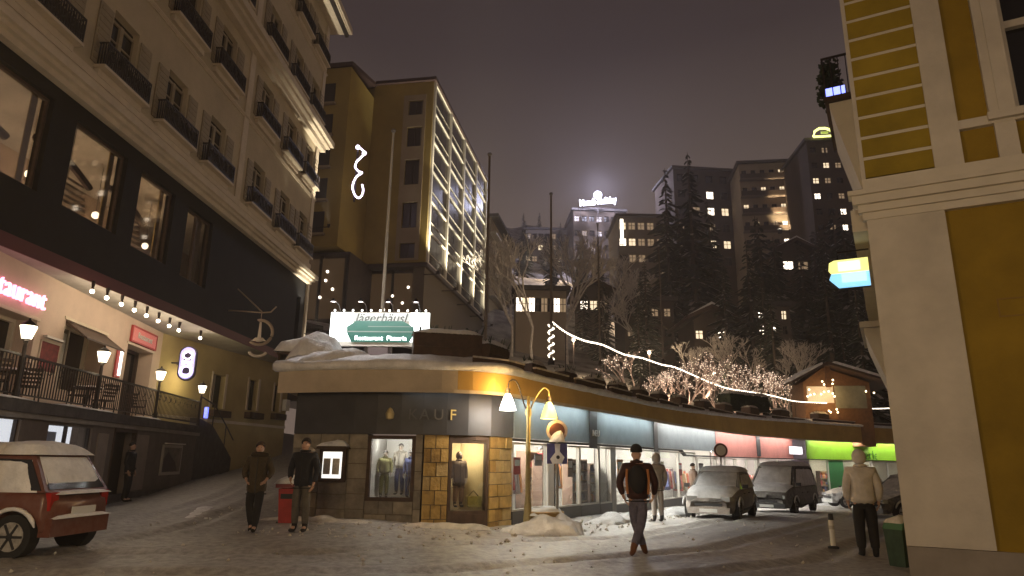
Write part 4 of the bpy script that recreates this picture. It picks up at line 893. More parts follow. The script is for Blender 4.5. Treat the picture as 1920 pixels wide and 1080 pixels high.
clothes_rack(13.2, -.9, 9, 'clothes rack behind the window just right of the grey pilaster', 1.3); clothes_rack(14.9, -.9, 7, 'clothes rack behind the walking man at the next window')
shelf_unit(19.0, -1.3, 'low shelf unit at the back of the bright shop behind the snowy car', 1.6, 1.2, 3); clothes_rack(22.9, -1.2, 9, 'clothes rack behind the last window before the red band', 1.4)
clothes_rack(26.2, -1.2, 9, 'clothes rack in the rose shop behind the snowy van, left one', 1.6); shelf_unit(29.5, -1.5, 'shelf unit in the rose shop above the roof of the snowy van', 1.8, 1.7); clothes_rack(32.4, -1.3, 9, 'clothes rack in the rose shop near its white sign box', 1.6)
shelf_unit(39.0, -2.2, 'shelf unit in the green shop left of its green column', 1.6, 1.7); shelf_unit(43.5, -2.4, 'shelf unit in the green shop right of its green column', 1.8, 1.8)

shelf_unit(8.15, -.45, 'narrow shelf unit close to the glass right beside the street lamp pole', .7, 1.45, 5); shelf_unit(11.15, -.5, 'narrow shelf unit at the glass just left of the grey pilaster', .6, 1.4, 5)
clothes_rack(9.75, -.95, 8, 'clothes rack behind the glass under the word NEU', .9); clothes_rack(17.6, -.9, 8, 'clothes rack left of the grey car roof', 1.3); clothes_rack(20.6, -.9, 8, 'clothes rack above the bonnet of the grey car', 1.3); clothes_rack(34.5, -1.3, 8, 'clothes rack at the right end of the rose shop', 1.3)
random.seed(17)
for k, (s_, w_, z_, h_, m_, lab) in enumerate(((5.95, .34, 1.35, .4, 0, 'red sale poster in the first window right of the ochre pier'), (7.1, .4, 1.5, .3, 6, 'grey poster high in the first window'), (9.0, .3, 1.3, .5, 4, 'brown poster in the window with the tall shelf'), (12.7, .5, 1.25, .6, 7, 'orange poster just right of the grey pilaster'), (15.6, .45, 1.2, .5, 1, 'navy poster behind the walking man'), (17.4, .5, 1.2, .6, 3, 'olive poster by the white column'), (19.7, .6, 1.2, .5, 0, 'red poster above the grey car'), (22.6, .6, 1.15, .6, 6, 'grey poster in the last window before the red band'), (25.4, .8, 1.0, .6, 0, 'red poster at the left end of the rose shop'), (29.0, .8, 1.0, .5, 1, 'navy poster above the van'), (43.0, 1.2, .9, .7, 7, 'orange poster in the green shop'))):
    t = thing('window_poster', lab, 'poster', wp(s_, -.07, z_), wang(s_), 'posters in the shop windows'); MB().box(-w_ / 2, w_ / 2, 0, .012, -h_ / 2, h_ / 2).build('sheet', CL[m_], t); MB().box(-w_ * .4, w_ * .4, -.006, -.002, 0, h_ * .36).build('print', CL[2], t)

# roof things: sign board
sb = thing('roof_sign_board', 'wide lit white and green restaurant board standing on the snowy pavilion roof', 'sign board', (-3.44, 17.3, 0), radians(-2))
MB().box(-1.30, 1.30, 0, .12, 4.30, 5.20).build('board', WHITE, sb)
MB().box(-1.30, -.72, -.03, -.001, 4.42, 5.18).box(.80, 1.30, -.03, -.001, 4.42, 5.18).build('white_field', E_BOARDW, sb)
mb = MB(); mb.prism([(-.72, 4.40), (.80, 4.40), (.92, 4.62), (.90, 4.80), (.6, 4.96), (-.62, 4.96), (-.86, 4.80), (-.84, 4.62)], -.05, -.031); mb.build('green_field', E_BOARDG, sb)
MB().box(-.72, .80, -.03, -.001, 4.96, 5.18).build('grey_field', emis('lit_board_grey', (.55, .62, .6), .8), sb)
text_mesh("Jägerhäusl", .34, .004, mat('dark_script', (.10, .11, .10), .7), 'lettering', sb, (.02, -.045, 5.03), (pi / 2, 0, 0), shear=.25)
text_mesh("Restaurant  Pizzeria", .17, .004, E_BOARDW, 'lettering', sb, (.05, -.065, 4.50), (pi / 2, 0, 0)); MB().ball((.92, -.07, 4.50), .05, 8, 6).build('dot', E_BOARDW, sb)
mb = MB(); mb.box(-.85, .9, -.054, -.052, 4.66, 4.69); mb.box(-.3, .9, -.054, -.052, 4.80, 4.82); mb.build('lines', mat('grey_lines', (.3, .36, .34), .6), sb)
for k in range(11): MB().ball((-1.2 + k * .24, -.06, 5.235), .028, 6, 5).build('bulb', emis('board_bulb', (1, .97, .9), 6), sb)
for x in (-.35, .30): MB().box(x - .04, x + .04, .03, .1, 3.4, 4.30).build('post', IRON, sb)
MB().box(-.28, .24, .02, .05, 3.55, 4.28).build('cover_panel', mat('taupe_cover', (.15, .12, .12), .8), sb)
for x, p in ((-1.05, 42), (-.35, 34), (.35, 26), (1.05, 30)):
    MB().tube([(x, 0, 5.18), (x, -.25, 5.34), (x, -.72, 5.38)], .012, 5).lathe([(.02, 5.40), (.07, 5.34), (.075, 5.30)], (x, -.75, 0), 8).build('added_sign_lamp', IRON, sb); point(sb, (x, -.75, 5.26), p, (1, .93, .90), .06)  # unseen lamp arms added to light the board and the roof snow
# snow laden things on the roof
def heap(lab, x, y, lx, ly, h, rz=0, z=None):
    t = MB().snow(0, 0, 0, lx, ly, h, n=36, p=2.2, amp=.16, seed=x).build('snow_heap', SNOW, None, True, (x, y, z if z is not None else ROOFZ + .08), rz); tag(t, lab, 'snow heap', 'snow heaps on the pavilion roof')
heap('big snow heap at the left end of the roof beside the lit board', -4.75, 16.5, 1.3, 1.5, .95); heap('flat snow heap in front of the left half of the lit board', -4.0, 15.75, 1.9, 1.0, .45)
heap('low snow heap in front of the right half of the lit board', -2.3, 15.9, 1.8, .9, .34); heap('rounded snow heap leaning on the right end of the lit board', -1.95, 16.5, .95, .8, 1.0)
bn = thing('snowed_lounger', 'snow covered roof furniture at the far left of the pavilion roof', 'bench', (-5.15, 16.4, ROOFZ + .1), .1)
MB().box(-.5, .5, -.3, .3, .35, .42).build('seat', DARKWOOD, bn); MB().box(-.48, -.42, -.28, .28, 0, .35).build('leg', DARKWOOD, bn); MB().box(.42, .48, -.28, .28, 0, .35).build('leg', DARKWOOD, bn); MB().snow(0, 0, .42, 1.15, .75, .42, n=10, p=3).build('snow_cover', SNOW, bn, True)
# planters
def planter(s, off, L, W_, H, lab, first=[None]):
    p = wp(s, off); z = ROOFZ + rtop(s) + .06
    z += .16; t = thing('planter_box', lab, 'planter', (p.x, p.y, z), wang(s), 'planters along the pavilion roof edge')
    MB().box(-L / 2, L / 2, -W_ / 2, W_ / 2, 0, H).build('box', DARKWOOD, t)
    for k in range(2): MB().box(-L / 2 - .01, L / 2 + .01, -W_ / 2 - .025, -W_ / 2 - .001, .05 + k * H * .48, H * .42 + k * H * .48).build('plank', DARKWOOD, t)
    MB().snow(0, 0, H, L * 1.05, W_ * 1.15, .14, n=8, p=3, seed=s).build('snow_cover', SNOW if s < 6 else DIRTYSNOW, t, True)
    mb = MB(); random.seed(int(s * 10))
    for k in range(int(26 * L)):
        x = random.uniform(-L / 2, L / 2); y = random.uniform(-W_ / 2, W_ / 2); a = random.uniform(0, 6.28); h = random.uniform(.08, .26)
        mb.tube([(x, y, H - .02), (x + .1 * cos(a), y + .1 * sin(a), H + h)], [.025, .008], 4)
    mb.build('evergreen', CONIFER, t, kind='stuff')
planter(3.45, -.8, 1.6, .5, .72, 'largest dark planter just right of the lit board'); planter(5.2, -.4, 1.0, .4, .52, 'dark planter above the ochre stone pier')
PLN = ['dark planter above the white lamp bell', 'small dark planter above the yellow lamp bell', 'dark planter above the word NEU', 'dark planter over the grey pilaster', 'dark planter over the walking man', 'dark planter over the fourth shop window', 'dark planter left of the gap above the red band', 'dark planter above the first red panel', 'dark planter above the second red panel', 'dark planter above the purple panel', 'dark planter above the start of the green band', 'dark planter above the green column', 'last dark planter before the yellow house']
for k, lab in enumerate(PLN): s = [7.3, 9.3, 11.4, 13.4, 15.8, 18.3, 21.0, 24.2, 27.6, 31.3, 35.4, 40.2, 45.6][k]; planter(s, -.38, .8 + .04 * k, .35 + .02 * k, .34 + .012 * k, lab)
# timber snow guards right at the edge
for k, (a, b) in enumerate(((3.9, 5.3), (5.9, 7.9), (8.4, 10.2), (10.8, 12.6), (13.2, 15.3), (15.9, 18.3), (19.0, 22.0), (22.8, 26.4), (27.2, 31.5), (32.4, 37.0), (38.0, 43), (44, 49))):
    lab = 'timber snow guard at the roof edge, number %s from the lamp end' % ['one', 'two', 'three', 'four', 'five', 'six', 'seven', 'eight', 'nine', 'ten', 'eleven', 'twelve'][k]
    lab = ['dark timber snow guard at the roof edge above the ochre stone pier', 'dark timber snow guard directly above the street lamp arms', 'dark timber snow guard above the round traffic sign', 'dark timber snow guard above the word NEU', 'dark timber snow guard above the grey pilaster', 'dark timber snow guard above the walking man', 'dark timber snow guard above the widest white band panel', 'dark timber snow guard above the left end of the red band', 'dark timber snow guard above the right red panel', 'dark timber snow guard above the purple panel', 'dark timber snow guard above the left part of the green band', 'dark timber snow guard farthest right, next to the yellow house'][k]
    t = thing('snow_guard', lab, 'guard rail', wp(a, 0, 0), 0, 'timber snow guards on the roof edge'); o = wp(a, 0, 0)
    mb = MB(); cbox(mb, a, b, .38, .44, ROOFZ + rtop(a) + .13, ROOFZ + rtop(a) + .26, .7); mb.v = [(x - o.x, y - o.y, z) for x, y, z in mb.v]; mb.build('board', DARKWOOD, t)
    mb = MB(); cbox(mb, a, b, .36, .46, ROOFZ + rtop(a) + .261, ROOFZ + rtop(a) + .30, .7); mb.v = [(x - o.x, y - o.y, z) for x, y, z in mb.v]; mb.build('snow', DIRTYSNOW, t)
    for s in (a + .2, b - .2): q = wp(s, .40) - o; MB().box(q.x - .03, q.x + .03, q.y - .03, q.y + .03, ROOFZ + rtop(a), ROOFZ + rtop(a) + .13).build('foot', IRON, t)

# flagpoles
def pole(lab, x, y, z0, z1, r=.05, up=None):
    t = thing('flagpole', lab, 'flagpole', (x, y, z0), 0, 'flagpoles behind the pavilion roof')
    MB().tube([(0, 0, 0), (0, 0, (z1 - z0) * .5), (0, 0, z1 - z0)], [r, r * .85, r * .6], 8).build('pole', mat('grey_pole', (.16, .13, .11), .5) if not up else POLEWHITE, t); MB().ball((0, 0, z1 - z0 + .05), r * 1.3, 8, 6).build('finial', STEEL, t)
    MB().lathe([(r * 2.2, 0), (r * 2.2, .1), (r * 1.1, .25)], n=10).build('foot', IRON, t); return t
fp1 = pole('white flagpole rising out of the lit board on the roof', -3.62, 18.4, ROOFZ, 10.95, .055, 1); spot(fp1, (.15, -.5, 1.2), (0, 0, 6.5), 60, 30, (1, .95, .88), .8)
pole('tall dark flagpole in front of the right edge of the glass hotel', -.94, 24, 4.4, 12.9, .07); fp3 = pole('dark flagpole wound with a light rope at its foot', 1.44, 24, 4.8, 11.3, .055)
pole('thin dark flagpole right of the rope-wound one', 4.0, 30, 5.6, 12.3, .05); pole('farthest thin flagpole before the lit bushes', 8.2, 36, 6.6, 13.2, .05)
# rope light around pole 3 and the garland swinging to the right
rl = thing('rope_light', 'rope light wound in a spiral around the foot of the dark flagpole', 'rope light', (1.44, 24, 5.0), 0)
MB().tube([(.10 * cos(t), .10 * sin(t), t / (2 * pi) * .28) for t in [i * pi / 5 for i in range(46)]], .032, 5).build('rope', E_ROPE, rl)
gp = [(1033, 601, 24), (1060, 622, 25), (1095, 638, 26.3), (1130, 646, 28), (1170, 664, 30), (1205, 671, 32), (1240, 683, 34), (1265, 688, 36), (1300, 703, 37.5), (1345, 722, 39), (1375, 730, 40), (1410, 735, 41), (1450, 742, 42.5), (1490, 752, 44), (1540, 755, 45.5), (1580, 758, 47), (1605, 764, 48), (1640, 766, 49), (1690, 764, 50.5)]
gl = thing('light_garland', 'long rope light sagging from the flagpole across the lit bushes to the yellow house', 'light garland', tuple(at(*gp[0])), 0)
o = at(*gp[0]); gpts = [at(*p) - o for p in gp]; sm = []
for i in range(len(gpts) - 1):
    for t in (0, .34, .67): sm.append(_cr(gpts[max(i - 1, 0)], gpts[i], gpts[i + 1], gpts[min(i + 2, len(gpts) - 1)], t))
MB().tube(sm, .020, 5).build('rope', E_ROPE, gl)
mb = MB()
for a, b in zip(sm, sm[1:]):
    a, b = Vector(a), Vector(b); m_ = max(1, int((b - a).length / .16))
    for i in range(m_): mb.octa(a.lerp(b, i / m_) + Vector((0, 0, -.02)), .042)
mb.build('bulbs', E_FAIRY2, gl, kind='stuff')
for i in range(0, len(sm), 2):
    pass
for p in gpts[1::2]: zt = hz(o.x + p[0], o.y + p[1]) - o.z; MB().tube([(p[0], p[1], min(zt, p[2] - 1.5)), (p[0], p[1], p[2])], .02, 5).build('stake', IRON, gl)

# ================================================================== STREET THINGS
# twin-armed street lamp
def street_lamp(lab, loc, rz, bells, pw):
    t = thing('street_lamp', lab, 'street lamp', loc, rz, 'twin-armed street lamps')
    MB().lathe([(.16, 0), (.16, .1), (.10, .2), (.075, .55), (.055, .7), (.05, 1.6), (.065, 1.64), (.05, 1.7), (.045, 2.4), (.07, 2.45), (.07, 2.55), (.04, 2.62), (.03, 2.86)], n=12).build('pole', BRASS, t, True)
    for k, sx in enumerate((-1, 1)):
        h = 3.16 if k == 0 else 3.0; pts = [(0, 0, 2.45), (sx * .12, 0, 2.75), (sx * .24, 0, h - .05), (sx * .34, 0, h + .05), (sx * .44, 0, h), (sx * .46, 0, h - .14)]
        sm = []
        for i in range(len(pts) - 1):
            for q in (0, .25, .5, .75): sm.append(_cr(pts[max(i - 1, 0)], pts[i], pts[i + 1], pts[min(i + 2, len(pts) - 1)], q))
        sm.append(pts[-1]); MB().tube(sm, .018, 6).build('arm', IRON if k == 0 else BRASS, t)
        x = sx * .46; zb = h - .62
        MB().lathe([(.045, h - .14), (.055, h - .2), (.04, h - .26)], (x, 0, 0), 10).build('holder', IRON, t)
        b_ = MB().lathe([(.19, zb), (.185, zb + .03), (.15, zb + .15), (.10, zb + .28), (.055, zb + .36), (.02, zb + .38)], (x, 0, 0), 16, False).build('bell', bells[k], t, True)
        point(t, (x, -.02, zb - .08), pw[k], (1, .93, .84) if k == 0 else (1, .62, .16), .08)
        point(t, (x + sx * .12, -.15, zb + .42), pw[k] * .6, (1, .60, .20), .12)
    return t
street_lamp('street lamp with one white and one yellow bell on the snow pile before the shops', (.40, 15.0, 0), radians(8), (E_BELLW, E_BELLY), (92, 80))
street_lamp('assumed unseen street lamp on the near pavement behind the viewer, lighting the yellow house', (-2.5, -3.2, 0), radians(30), (E_BELLW, E_BELLY), (540, 350)).scale = (1.5, 1.5, 1.5)  # unseen lamp, assumed as the source of light on the yellow house
street_lamp('unseen fill lamp added left of the viewer, lighting the hotel front and red car', (-5.0, 2.2, 0), radians(80), (E_BELLW, E_BELLW), (200, 200)).scale = (1.5, 1.5, 1.5)  # unseen lamp added as fill for the hotel front, car and near street
# traffic sign with snow
def disc_sign(t, z, r, y, face, ringm, x=0):
    MB().tube([(x, y, z), (x, y + .012, z)], r, 24).build('backplate', STEEL, t); MB().tube([(x, y - .006, z), (x, y - .001, z)], r * .97, 24).build('ring', ringm, t); MB().tube([(x, y - .012, z), (x, y - .008, z)], r * .72, 24).build('face', face, t)
ts = thing('traffic_sign', 'round red-rimmed traffic sign above a snow-spattered blue plate by the lamp', 'traffic sign', (1.03, 15.05, 0), radians(-4))
MB().tube([(0, .03, 0), (0, .03, 2.45)], .03, 8).build('post', STEEL, ts); disc_sign(ts, 2.12, .235, -.02, mat('red_brown_face', (.07, .022, .018), .5), mat('red_rim_snowy', (.50, .40, .36), .5, 9, .4))
MB().snow(0, -.06, 1.88, .34, .1, .24, n=8, p=2, amp=.4).build('snow_patch', SNOW, ts, True)
MB().box(-.22, .22, -.03, -.01, 1.42, 1.85).build('blue_plate', mat('blue_plate', (.05, .05, .22), .4, 6, .4), ts)
mb = MB(); mb.prism([(-.05, 1.84), (.07, 1.84), (.06, 1.68), (.16, 1.56), (.1, 1.43), (-.1, 1.42), (-.15, 1.52), (-.04, 1.66)], -.05, -.031); mb.build('snow_on_plate', SNOW, ts)
MB().ball((.02, -.055, 1.56), .04, 8, 6, (1, .3, 1)).build('screw_cover', BLACKPL, ts)
ts2 = thing('traffic_sign', 'small round snow-rimmed traffic sign on a post behind the snow-covered car', 'traffic sign', (7.2, 23.6, -.25), 0)
MB().tube([(0, .03, 0), (0, .03, 2.2)], .03, 8).build('post', STEEL, ts2); disc_sign(ts2, 2.15, .24, -.02, mat('pale_face', (.6, .55, .5), .5), mat('dark_red_rim', (.12, .05, .04), .5))
# snow pile with stone planter
sp = thing('stone_planter', 'mossy yellow stone trough half buried in the snow pile at the lamp', 'planter', (.78, 15.2, 0), .2)
MB().lathe([(.22, .0), (.36, .2), (.42, .42), (.38, .44), (.30, .36)], n=14).build('bowl', GOLDSTONE2, sp); MB().snow(0, 0, .36, .78, .7, .16, n=8, p=2.4).build('snow_cover', SNOW, sp, True)
def pile(lab, x, y, lx, ly, h, seed=0, m=SNOW, rz=0):
    t = MB().snow(0, 0, -.04, lx, ly, h, n=44, p=2.0, amp=.5, seed=seed).build('snow_pile', m, None, True, (x, y, gz(x, y)), rz); tag(t, lab, 'snow pile', 'snow piles along the shop front')
pile('big ploughed snow pile around the foot of the street lamp', .72, 14.75, 1.45, .9, .30, 2); pile('pointed snow pile right of the stone trough', 1.15, 15.0, .85, .7, .42, 5); pile('low snow pile left of the lamp at the ochre pier', .15, 14.85, .7, .5, .18, 7)
for k, (s, off, L, h, lab) in enumerate(((9.2, 1.2, 2.6, .22, 'long low snow bank before the window with the shelf unit'), (13.5, 1.4, 3.4, .2, 'long low snow bank at the kerb behind the walking man'), (18.3, 1.2, 3.2, .22, 'snow bank between the car and the bright shop'), (26.5, 1.3, 4.5, .25, 'snow bank behind the snow-covered van'), (39, 1.6, 7, .25, 'snow bank in front of the green shop'))):
    p = wp(s, off); pile(lab, p.x, p.y, L, .9, h, 10 + k, SNOW, wang(s))
for k, (s0, L, lab) in enumerate(((.8, 2.6, 'strip of snow along the foot of the grey stone wall'), (3.3, 2.2, 'strip of snow along the foot of the ochre stone piers'))):
    p = wp(s0, .35); pile(lab, p.x, p.y, L, .55, .10, 20 + k, DIRTYSNOW, wang(s0))
pile('streak of fresh snow left on the side street', -7.6, 17.6, .5, 4.6, .06, 31, SNOW, radians(20)); 
random.seed(44); mb = MB()
for i in range(900):
    if i % 3: q = wp(random.uniform(.2, 24), random.uniform(.35, 2.2) ** 1.0)
    else: q = Vector((random.uniform(-8, 7), random.uniform(8.5, 20), 0))
    r_ = random.uniform(.012, .05) * (1 if i % 3 else .7); q.z = gz(q.x, q.y) + r_ * .3; o_ = len(mb.v); mb.octa(q, r_); mb.v[o_:] = [(x + random.uniform(-.4, .4) * r_, y + random.uniform(-.4, .4) * r_, z) for x, y, z in mb.v[o_:]]
tag(mb.build('snow_crumbs', DIRTYSNOW), 'loose crumbs of snow scattered over the street and along the shop front', 'snow', kind='stuff')
# lumpy white decoration in the first shop window
wd = MB().snow(0, 0, 0, .6, .5, .9, n=14, p=2, amp=.6, seed=3); wdt = thing('white_figure', 'lumpy white plush figure glowing behind the first window right of the ochre pier', 'shop figure', wp(5.95, -.42, gs(5.9) + .42), wang(6))
MB().ball((0, 0, .28), .26, 12, 10, (1, .8, 1.1)).ball((0, 0, .68), .18, 12, 10).ball((-.12, 0, .85), .06, 8, 6).ball((.12, 0, .85), .06, 8, 6).ball((-.24, 0, .38), .1, 8, 6, (1, 1, 1.6)).ball((.24, 0, .38), .1, 8, 6, (1, 1, 1.6)).build('body', SHOP_WALL, wdt, True); MB().ball((-.06, -.15, .72), .02, 6, 5).ball((.06, -.15, .72), .02, 6, 5).ball((0, -.17, .66), .03, 6, 5).build('face', BLACKPL, wdt)
# red litter / grit bin
rb = thing('red_bin', 'red street bin with a snow cap beside the man in the black jacket', 'bin', (-4.62, 14.75, gz(-4.62, 14.75)), .1)
MB().lathe([(.19, 0), (.25, .68)], n=4).build('body', REDPLASTIC, rb).rotation_euler.z = radians(45)
MB().box(-.23, .23, -.23, .23, .70, .78).build('lid', mat('dark_red_lid', (.2, .03, .03), .5), rb); MB().box(-.12, .12, -.20, -.185, .48, .58).build('slot', BLACKPL, rb); MB().snow(0, 0, .78, .52, .5, .16, n=10, p=2.6).build('snow_cap', SNOW, rb, True); MB().box(-.2, .2, -.03, .03, -.05, .02).build('foot', IRON, rb)
# bollard
bo = thing('bollard', 'pale reflective bollard standing in the road left of the person in the white jacket', 'bollard', (5.96, 13.1, 0), 0); bo.scale = (.8, .8, .8)
MB().tube([(0, 0, 0), (0, 0, .62)], .055, 12).build('post', WHITE, bo); MB().tube([(0, 0, .62), (0, 0, .76)], [.06, .05], 12).build('cap', BLACKPL, bo); MB().tube([(0, 0, .42), (0, 0, .50)], .058, 12).build('reflector', mat('reflector', (.5, .45, .4), .2), bo); MB().lathe([(.12, 0), (.12, .04), (.06, .06)], n=12).build('base', BLACKPL, bo)
# green grit container by the yellow house corner
gb = thing('grit_bin', 'green grit container with snow on the lid at the corner of the yellow house', 'bin', (6.0, 10.95, 0), radians(-61)); gb.scale = (.42, .5, .9)
MB().hexa([(-.3, -.22, 0), (.3, -.22, 0), (.3, .22, 0), (-.3, .22, 0)], [(-.36, -.27, .6), (.36, -.27, .6), (.36, .27, .6), (-.36, .27, .6)]).build('body', GREENPL, gb); MB().hexa([(-.38, -.29, .60), (.38, -.29, .60), (.38, .29, .60), (-.38, .29, .60)], [(-.36, -.2, .70), (.36, -.2, .70), (.36, .29, .80), (-.36, .29, .80)]).build('lid', mat('green_lid', (.07, .16, .08), .4), gb); MB().snow(0, .03, .70, .7, .5, .12, n=8, p=3).build('snow_cover', DIRTYSNOW, gb, True)

# ================================================================== CARS
def car(lab, loc, heading, paint, L=4.0, W=1.68, H=1.5, style='hatch', snow=1.0, group=None):
    t = thing('parked_car', lab, 'car' if style != 'van' else 'van', loc, heading, 'snow-covered cars parked at the kerb')   # local +x = forward
    hw_ = W / 2
    if style == 'van': st = [(-L / 2, .84, .35, .98), (-L / 2 + .15, .98, .25, 1.05), (-L * .3, 1, .22, 1.06), (L * .15, 1, .22, 1.06), (L * .32, .98, .22, 1.05), (L * .44, .90, .25, .92), (L / 2 - .06, .80, .3, .80), (L / 2, .66, .36, .6)]
    else: st = [(-L / 2, .80, .38, .78), (-L / 2 + .12, .92, .28, .92), (-L * .33, 1, .22, .95), (0, 1, .20, .94), (L * .20, .99, .20, .94), (L * .34, .96, .22, .86), (L * .45, .86, .26, .72), (L / 2, .66, .36, .56)]
    arches = (-L * (.36 if style == 'hatch' else .32), L * .33)
    xs = sorted(set([a[0] for a in st] + [ac + d for ac in arches for d in (-.38, -.3, -.15, 0, .15, .3, .38)]))
    def at_(x):
        for a, b in zip(st, st[1:]):
            if a[0] <= x <= b[0]: q = (x - a[0]) / (b[0] - a[0]); return [a[i] + (b[i] - a[i]) * q for i in (1, 2, 3)]
    vs = []; fs = []; K = 9
    for x in xs:
        w, zb, zt = at_(x); w *= hw_; ab = zb
        for ac in arches:
            d = abs(x - ac)
            if d <= .381: ab = max(zb, .30 + sqrt(max(0, .385 ** 2 - d * d)))
        for sgn in (1, -1):
            sec = [(0, zt + .03), (w * .7, zt + .025), (w * .92, zt), (w * .97, zt - .07), (w, (zt * .55 + zb * .45) if ab < .5 else max(ab + .06, zt * .7)), (w * .99, max(ab + .03, zb + .1)), (w * .96, ab), (w * .6, ab), (0, ab)]
            for (yy, zz) in sec: vs.append((x, sgn * yy, zz))
    nx = len(xs)
    for i in range(nx - 1):
        for sg in (0, 1):
            for j in range(K - 1):
                a = i * 2 * K + sg * K + j; b = a + 2 * K; f = (a, a + 1, b + 1, b); fs.append(f if sg else tuple(reversed(f)))
    for e_ in (0, nx - 1): base = e_ * 2 * K; fs.append(tuple([base + j for j in range(K)] + [base + K + j for j in range(K - 1, 0, -1)]))
    mb = MB(); mb.add(vs, fs); body = mb.build('body', paint, t, True)
    # cabin
    if style == 'van': bx = (-L / 2 + .06, L * .33); rx = (-L / 2 + .14, L * .14); zt0, zt1 = 1.05, H
    elif style == 'hatch': bx = (-L / 2 + .08, L * .24); rx = (-L / 2 + .42, L * .04); zt0, zt1 = .93, H
    else: bx = (-L * .42, L * .24); rx = (-L * .22, L * .06); zt0, zt1 = .93, H
    wb, wr = hw_ * .93, hw_ * .76
    B = [(bx[0], -wb, zt0), (bx[1], -wb, zt0 - .02), (bx[1], wb, zt0 - .02), (bx[0], wb, zt0)]; T = [(rx[0], -wr, zt1 - .06), (rx[1], -wr, zt1 - .05), (rx[1], wr, zt1 - .05), (rx[0], wr, zt1 - .06)]
    MB().hexa(B, T).build('cabin', paint, t)
    def panel(name, a, b, c, d, out, m=CARGLASS, ins=.10):
        P = [Vector(q) for q in (a, b, c, d)]; cen = sum(P, Vector()) / 4; P = [p + (cen - p).normalized() * ins for p in P]; n = (P[1] - P[0]).cross(P[2] - P[0]).normalized()
        if n.dot(cen - Vector(((bx[0] + bx[1]) / 2, 0, zt0))) < 0: n = -n
        return MB().add([p + n * out for p in P] + [p + n * (out - .02) for p in P], [(0, 1, 2, 3), (7, 6, 5, 4), (0, 4, 5, 1), (1, 5, 6, 2), (2, 6, 7, 3), (3, 7, 4, 0)]).build(name, m, t)
    sn = SNOW if snow > .8 else DIRTYSNOW
    panel('windscreen', B[1], B[2], T[2], T[1], .012); panel('rear_window', B[3], B[0], T[0], T[3], .012)
    for sy in (0, 1):
        a, b, c, d = (B[0], B[1], T[1], T[0]) if sy == 0 else (B[3], B[2], T[2], T[3])
        lerp = lambda p, q, k: tuple(p[i] + (q[i] - p[i]) * k for i in range(3)); m1, m2 = lerp(a, b, .5), lerp(d, c, .5)
        panel('side_window', a, m1, m2, d, .012, ins=.07); panel('side_window', m1, b, c, m2, .012, ins=.07)
    MB().hexa([(x, y, z - .015) for x, y, z in T], [(x * .97, y * .9, z + .05) for x, y, z in T]).build('roof', paint, t)
    # wheels
    wheel = MB().tube([(0, -.10, 0), (0, .10, 0)], .31, 22).mesh('tyre', RUBBER); rim = MB()
    rim.tube([(0, -.112, 0), (0, -.101, 0)], .205, 18)
    rimm = rim.mesh('rim', mat('snowy_rim', (.36, .34, .31), .6, 9, .5)); hub = MB().tube([(0, -.125, 0), (0, -.112, 0)], .05, 8)
    for k in range(6): a = k * pi / 3; hub.obox((.12 * cos(a), -.117, .12 * sin(a)), (.15, .012, .035), 0, 0, -a)
    hubm = hub.mesh('spokes', BLACKPL)
    for x in arches:
        for sy in (-1, 1):
            w = link('wheel', wheel, t, (x, sy * (hw_ - .13), .31), 0 if sy < 0 else pi); r_ = link('rim', rimm, w); link('spokes', hubm, w)
    # lamps, bumper, plates, mirrors
    for sy in (-1, 1):
        MB().obox((-L / 2 + .07, sy * hw_ * .74, .80), (.10, .16, .26)).build('tail_light', TAIL, t); MB().obox((L / 2 - .12, sy * hw_ * .62, .66), (.16, .30, .13), -sy * .35).build('headlight', CHROME, t)
        MB().obox((bx[1] - .18, sy * (hw_ + .07), zt0 + .08), (.10, .17, .12)).build('mirror', BLACKPL, t)
        MB().box(-L * .22, L * .20, sy * hw_ * .995 - .008, sy * hw_ * .995 + .008, .30, .36).build('sill_trim', BLACKPL, t)
        for x in (-.30, .55): MB().box(x - .08, x + .08, sy * (hw_ * 1.0) - .02, sy * (hw_ * 1.0) + .02, .78, .81).build('door_handle', BLACKPL, t)
    MB().box(-L / 2 - .05, -L / 2 + .14, -hw_ * .84, hw_ * .84, .30, .56).build('rear_bumper', paint, t); MB().box(-L / 2 - .065, -L / 2 - .05, -.26, .26, .60, .71).build('number_plate', PLATE, t)
    MB().box(L / 2 - .22, L / 2 + .04, -hw_ * .74, hw_ * .74, .24, .42).build('front_bumper', BLACKPL if style == 'van' else paint, t); MB().box(L / 2 - .02, L / 2 + .02, -.4, .4, .46, .54).build('grille', BLACKPL, t); MB().box(L / 2 + .041, L / 2 + .055, -.26, .26, .28, .38).build('number_plate', PLATE, t)
    MB().box(-L / 2 + .06, -L / 2 + .09, -.3, .3, zt0 - .10, zt0 - .04).build('boot_handle', BLACKPL, t)
    # snow
    rl_ = rx[1] - rx[0]; MB().snow((rx[0] + rx[1]) / 2, 0, zt1 - .03, rl_ * 1.10, wr * 2.12, .15 * snow + .03, n=14, p=5, amp=.12, seed=L).build('snow_on_roof', sn, t, True)
    bl = L / 2 - bx[1]; mb = MB(); n = 10; vs = []; fs = []
    for i in range(n + 1):
        x = bx[1] - .12 + (bl + .02) * i / n; w, zb, zt = at_(min(x, L / 2 - .01)); e_ = (max(0, 1 - abs(2 * i / n - 1) ** 6)) ** .5
        for j in range(n + 1):
            v = -1 + 2 * j / n; vs.append((x, v * w * hw_ * .93, zt + .02 + .10 * snow * e_ * max(0, 1 - abs(v) ** 6) ** .5 * (1 + .5 * noise.noise(Vector((x * 3, v * 3, L))))))
    for i in range(n):
        for j in range(n): a = i * (n + 1) + j; fs.append((a, a + n + 1, a + n + 2, a + 1))
    mb.add(vs, fs); mb.build('snow_on_bonnet', sn, t, True)
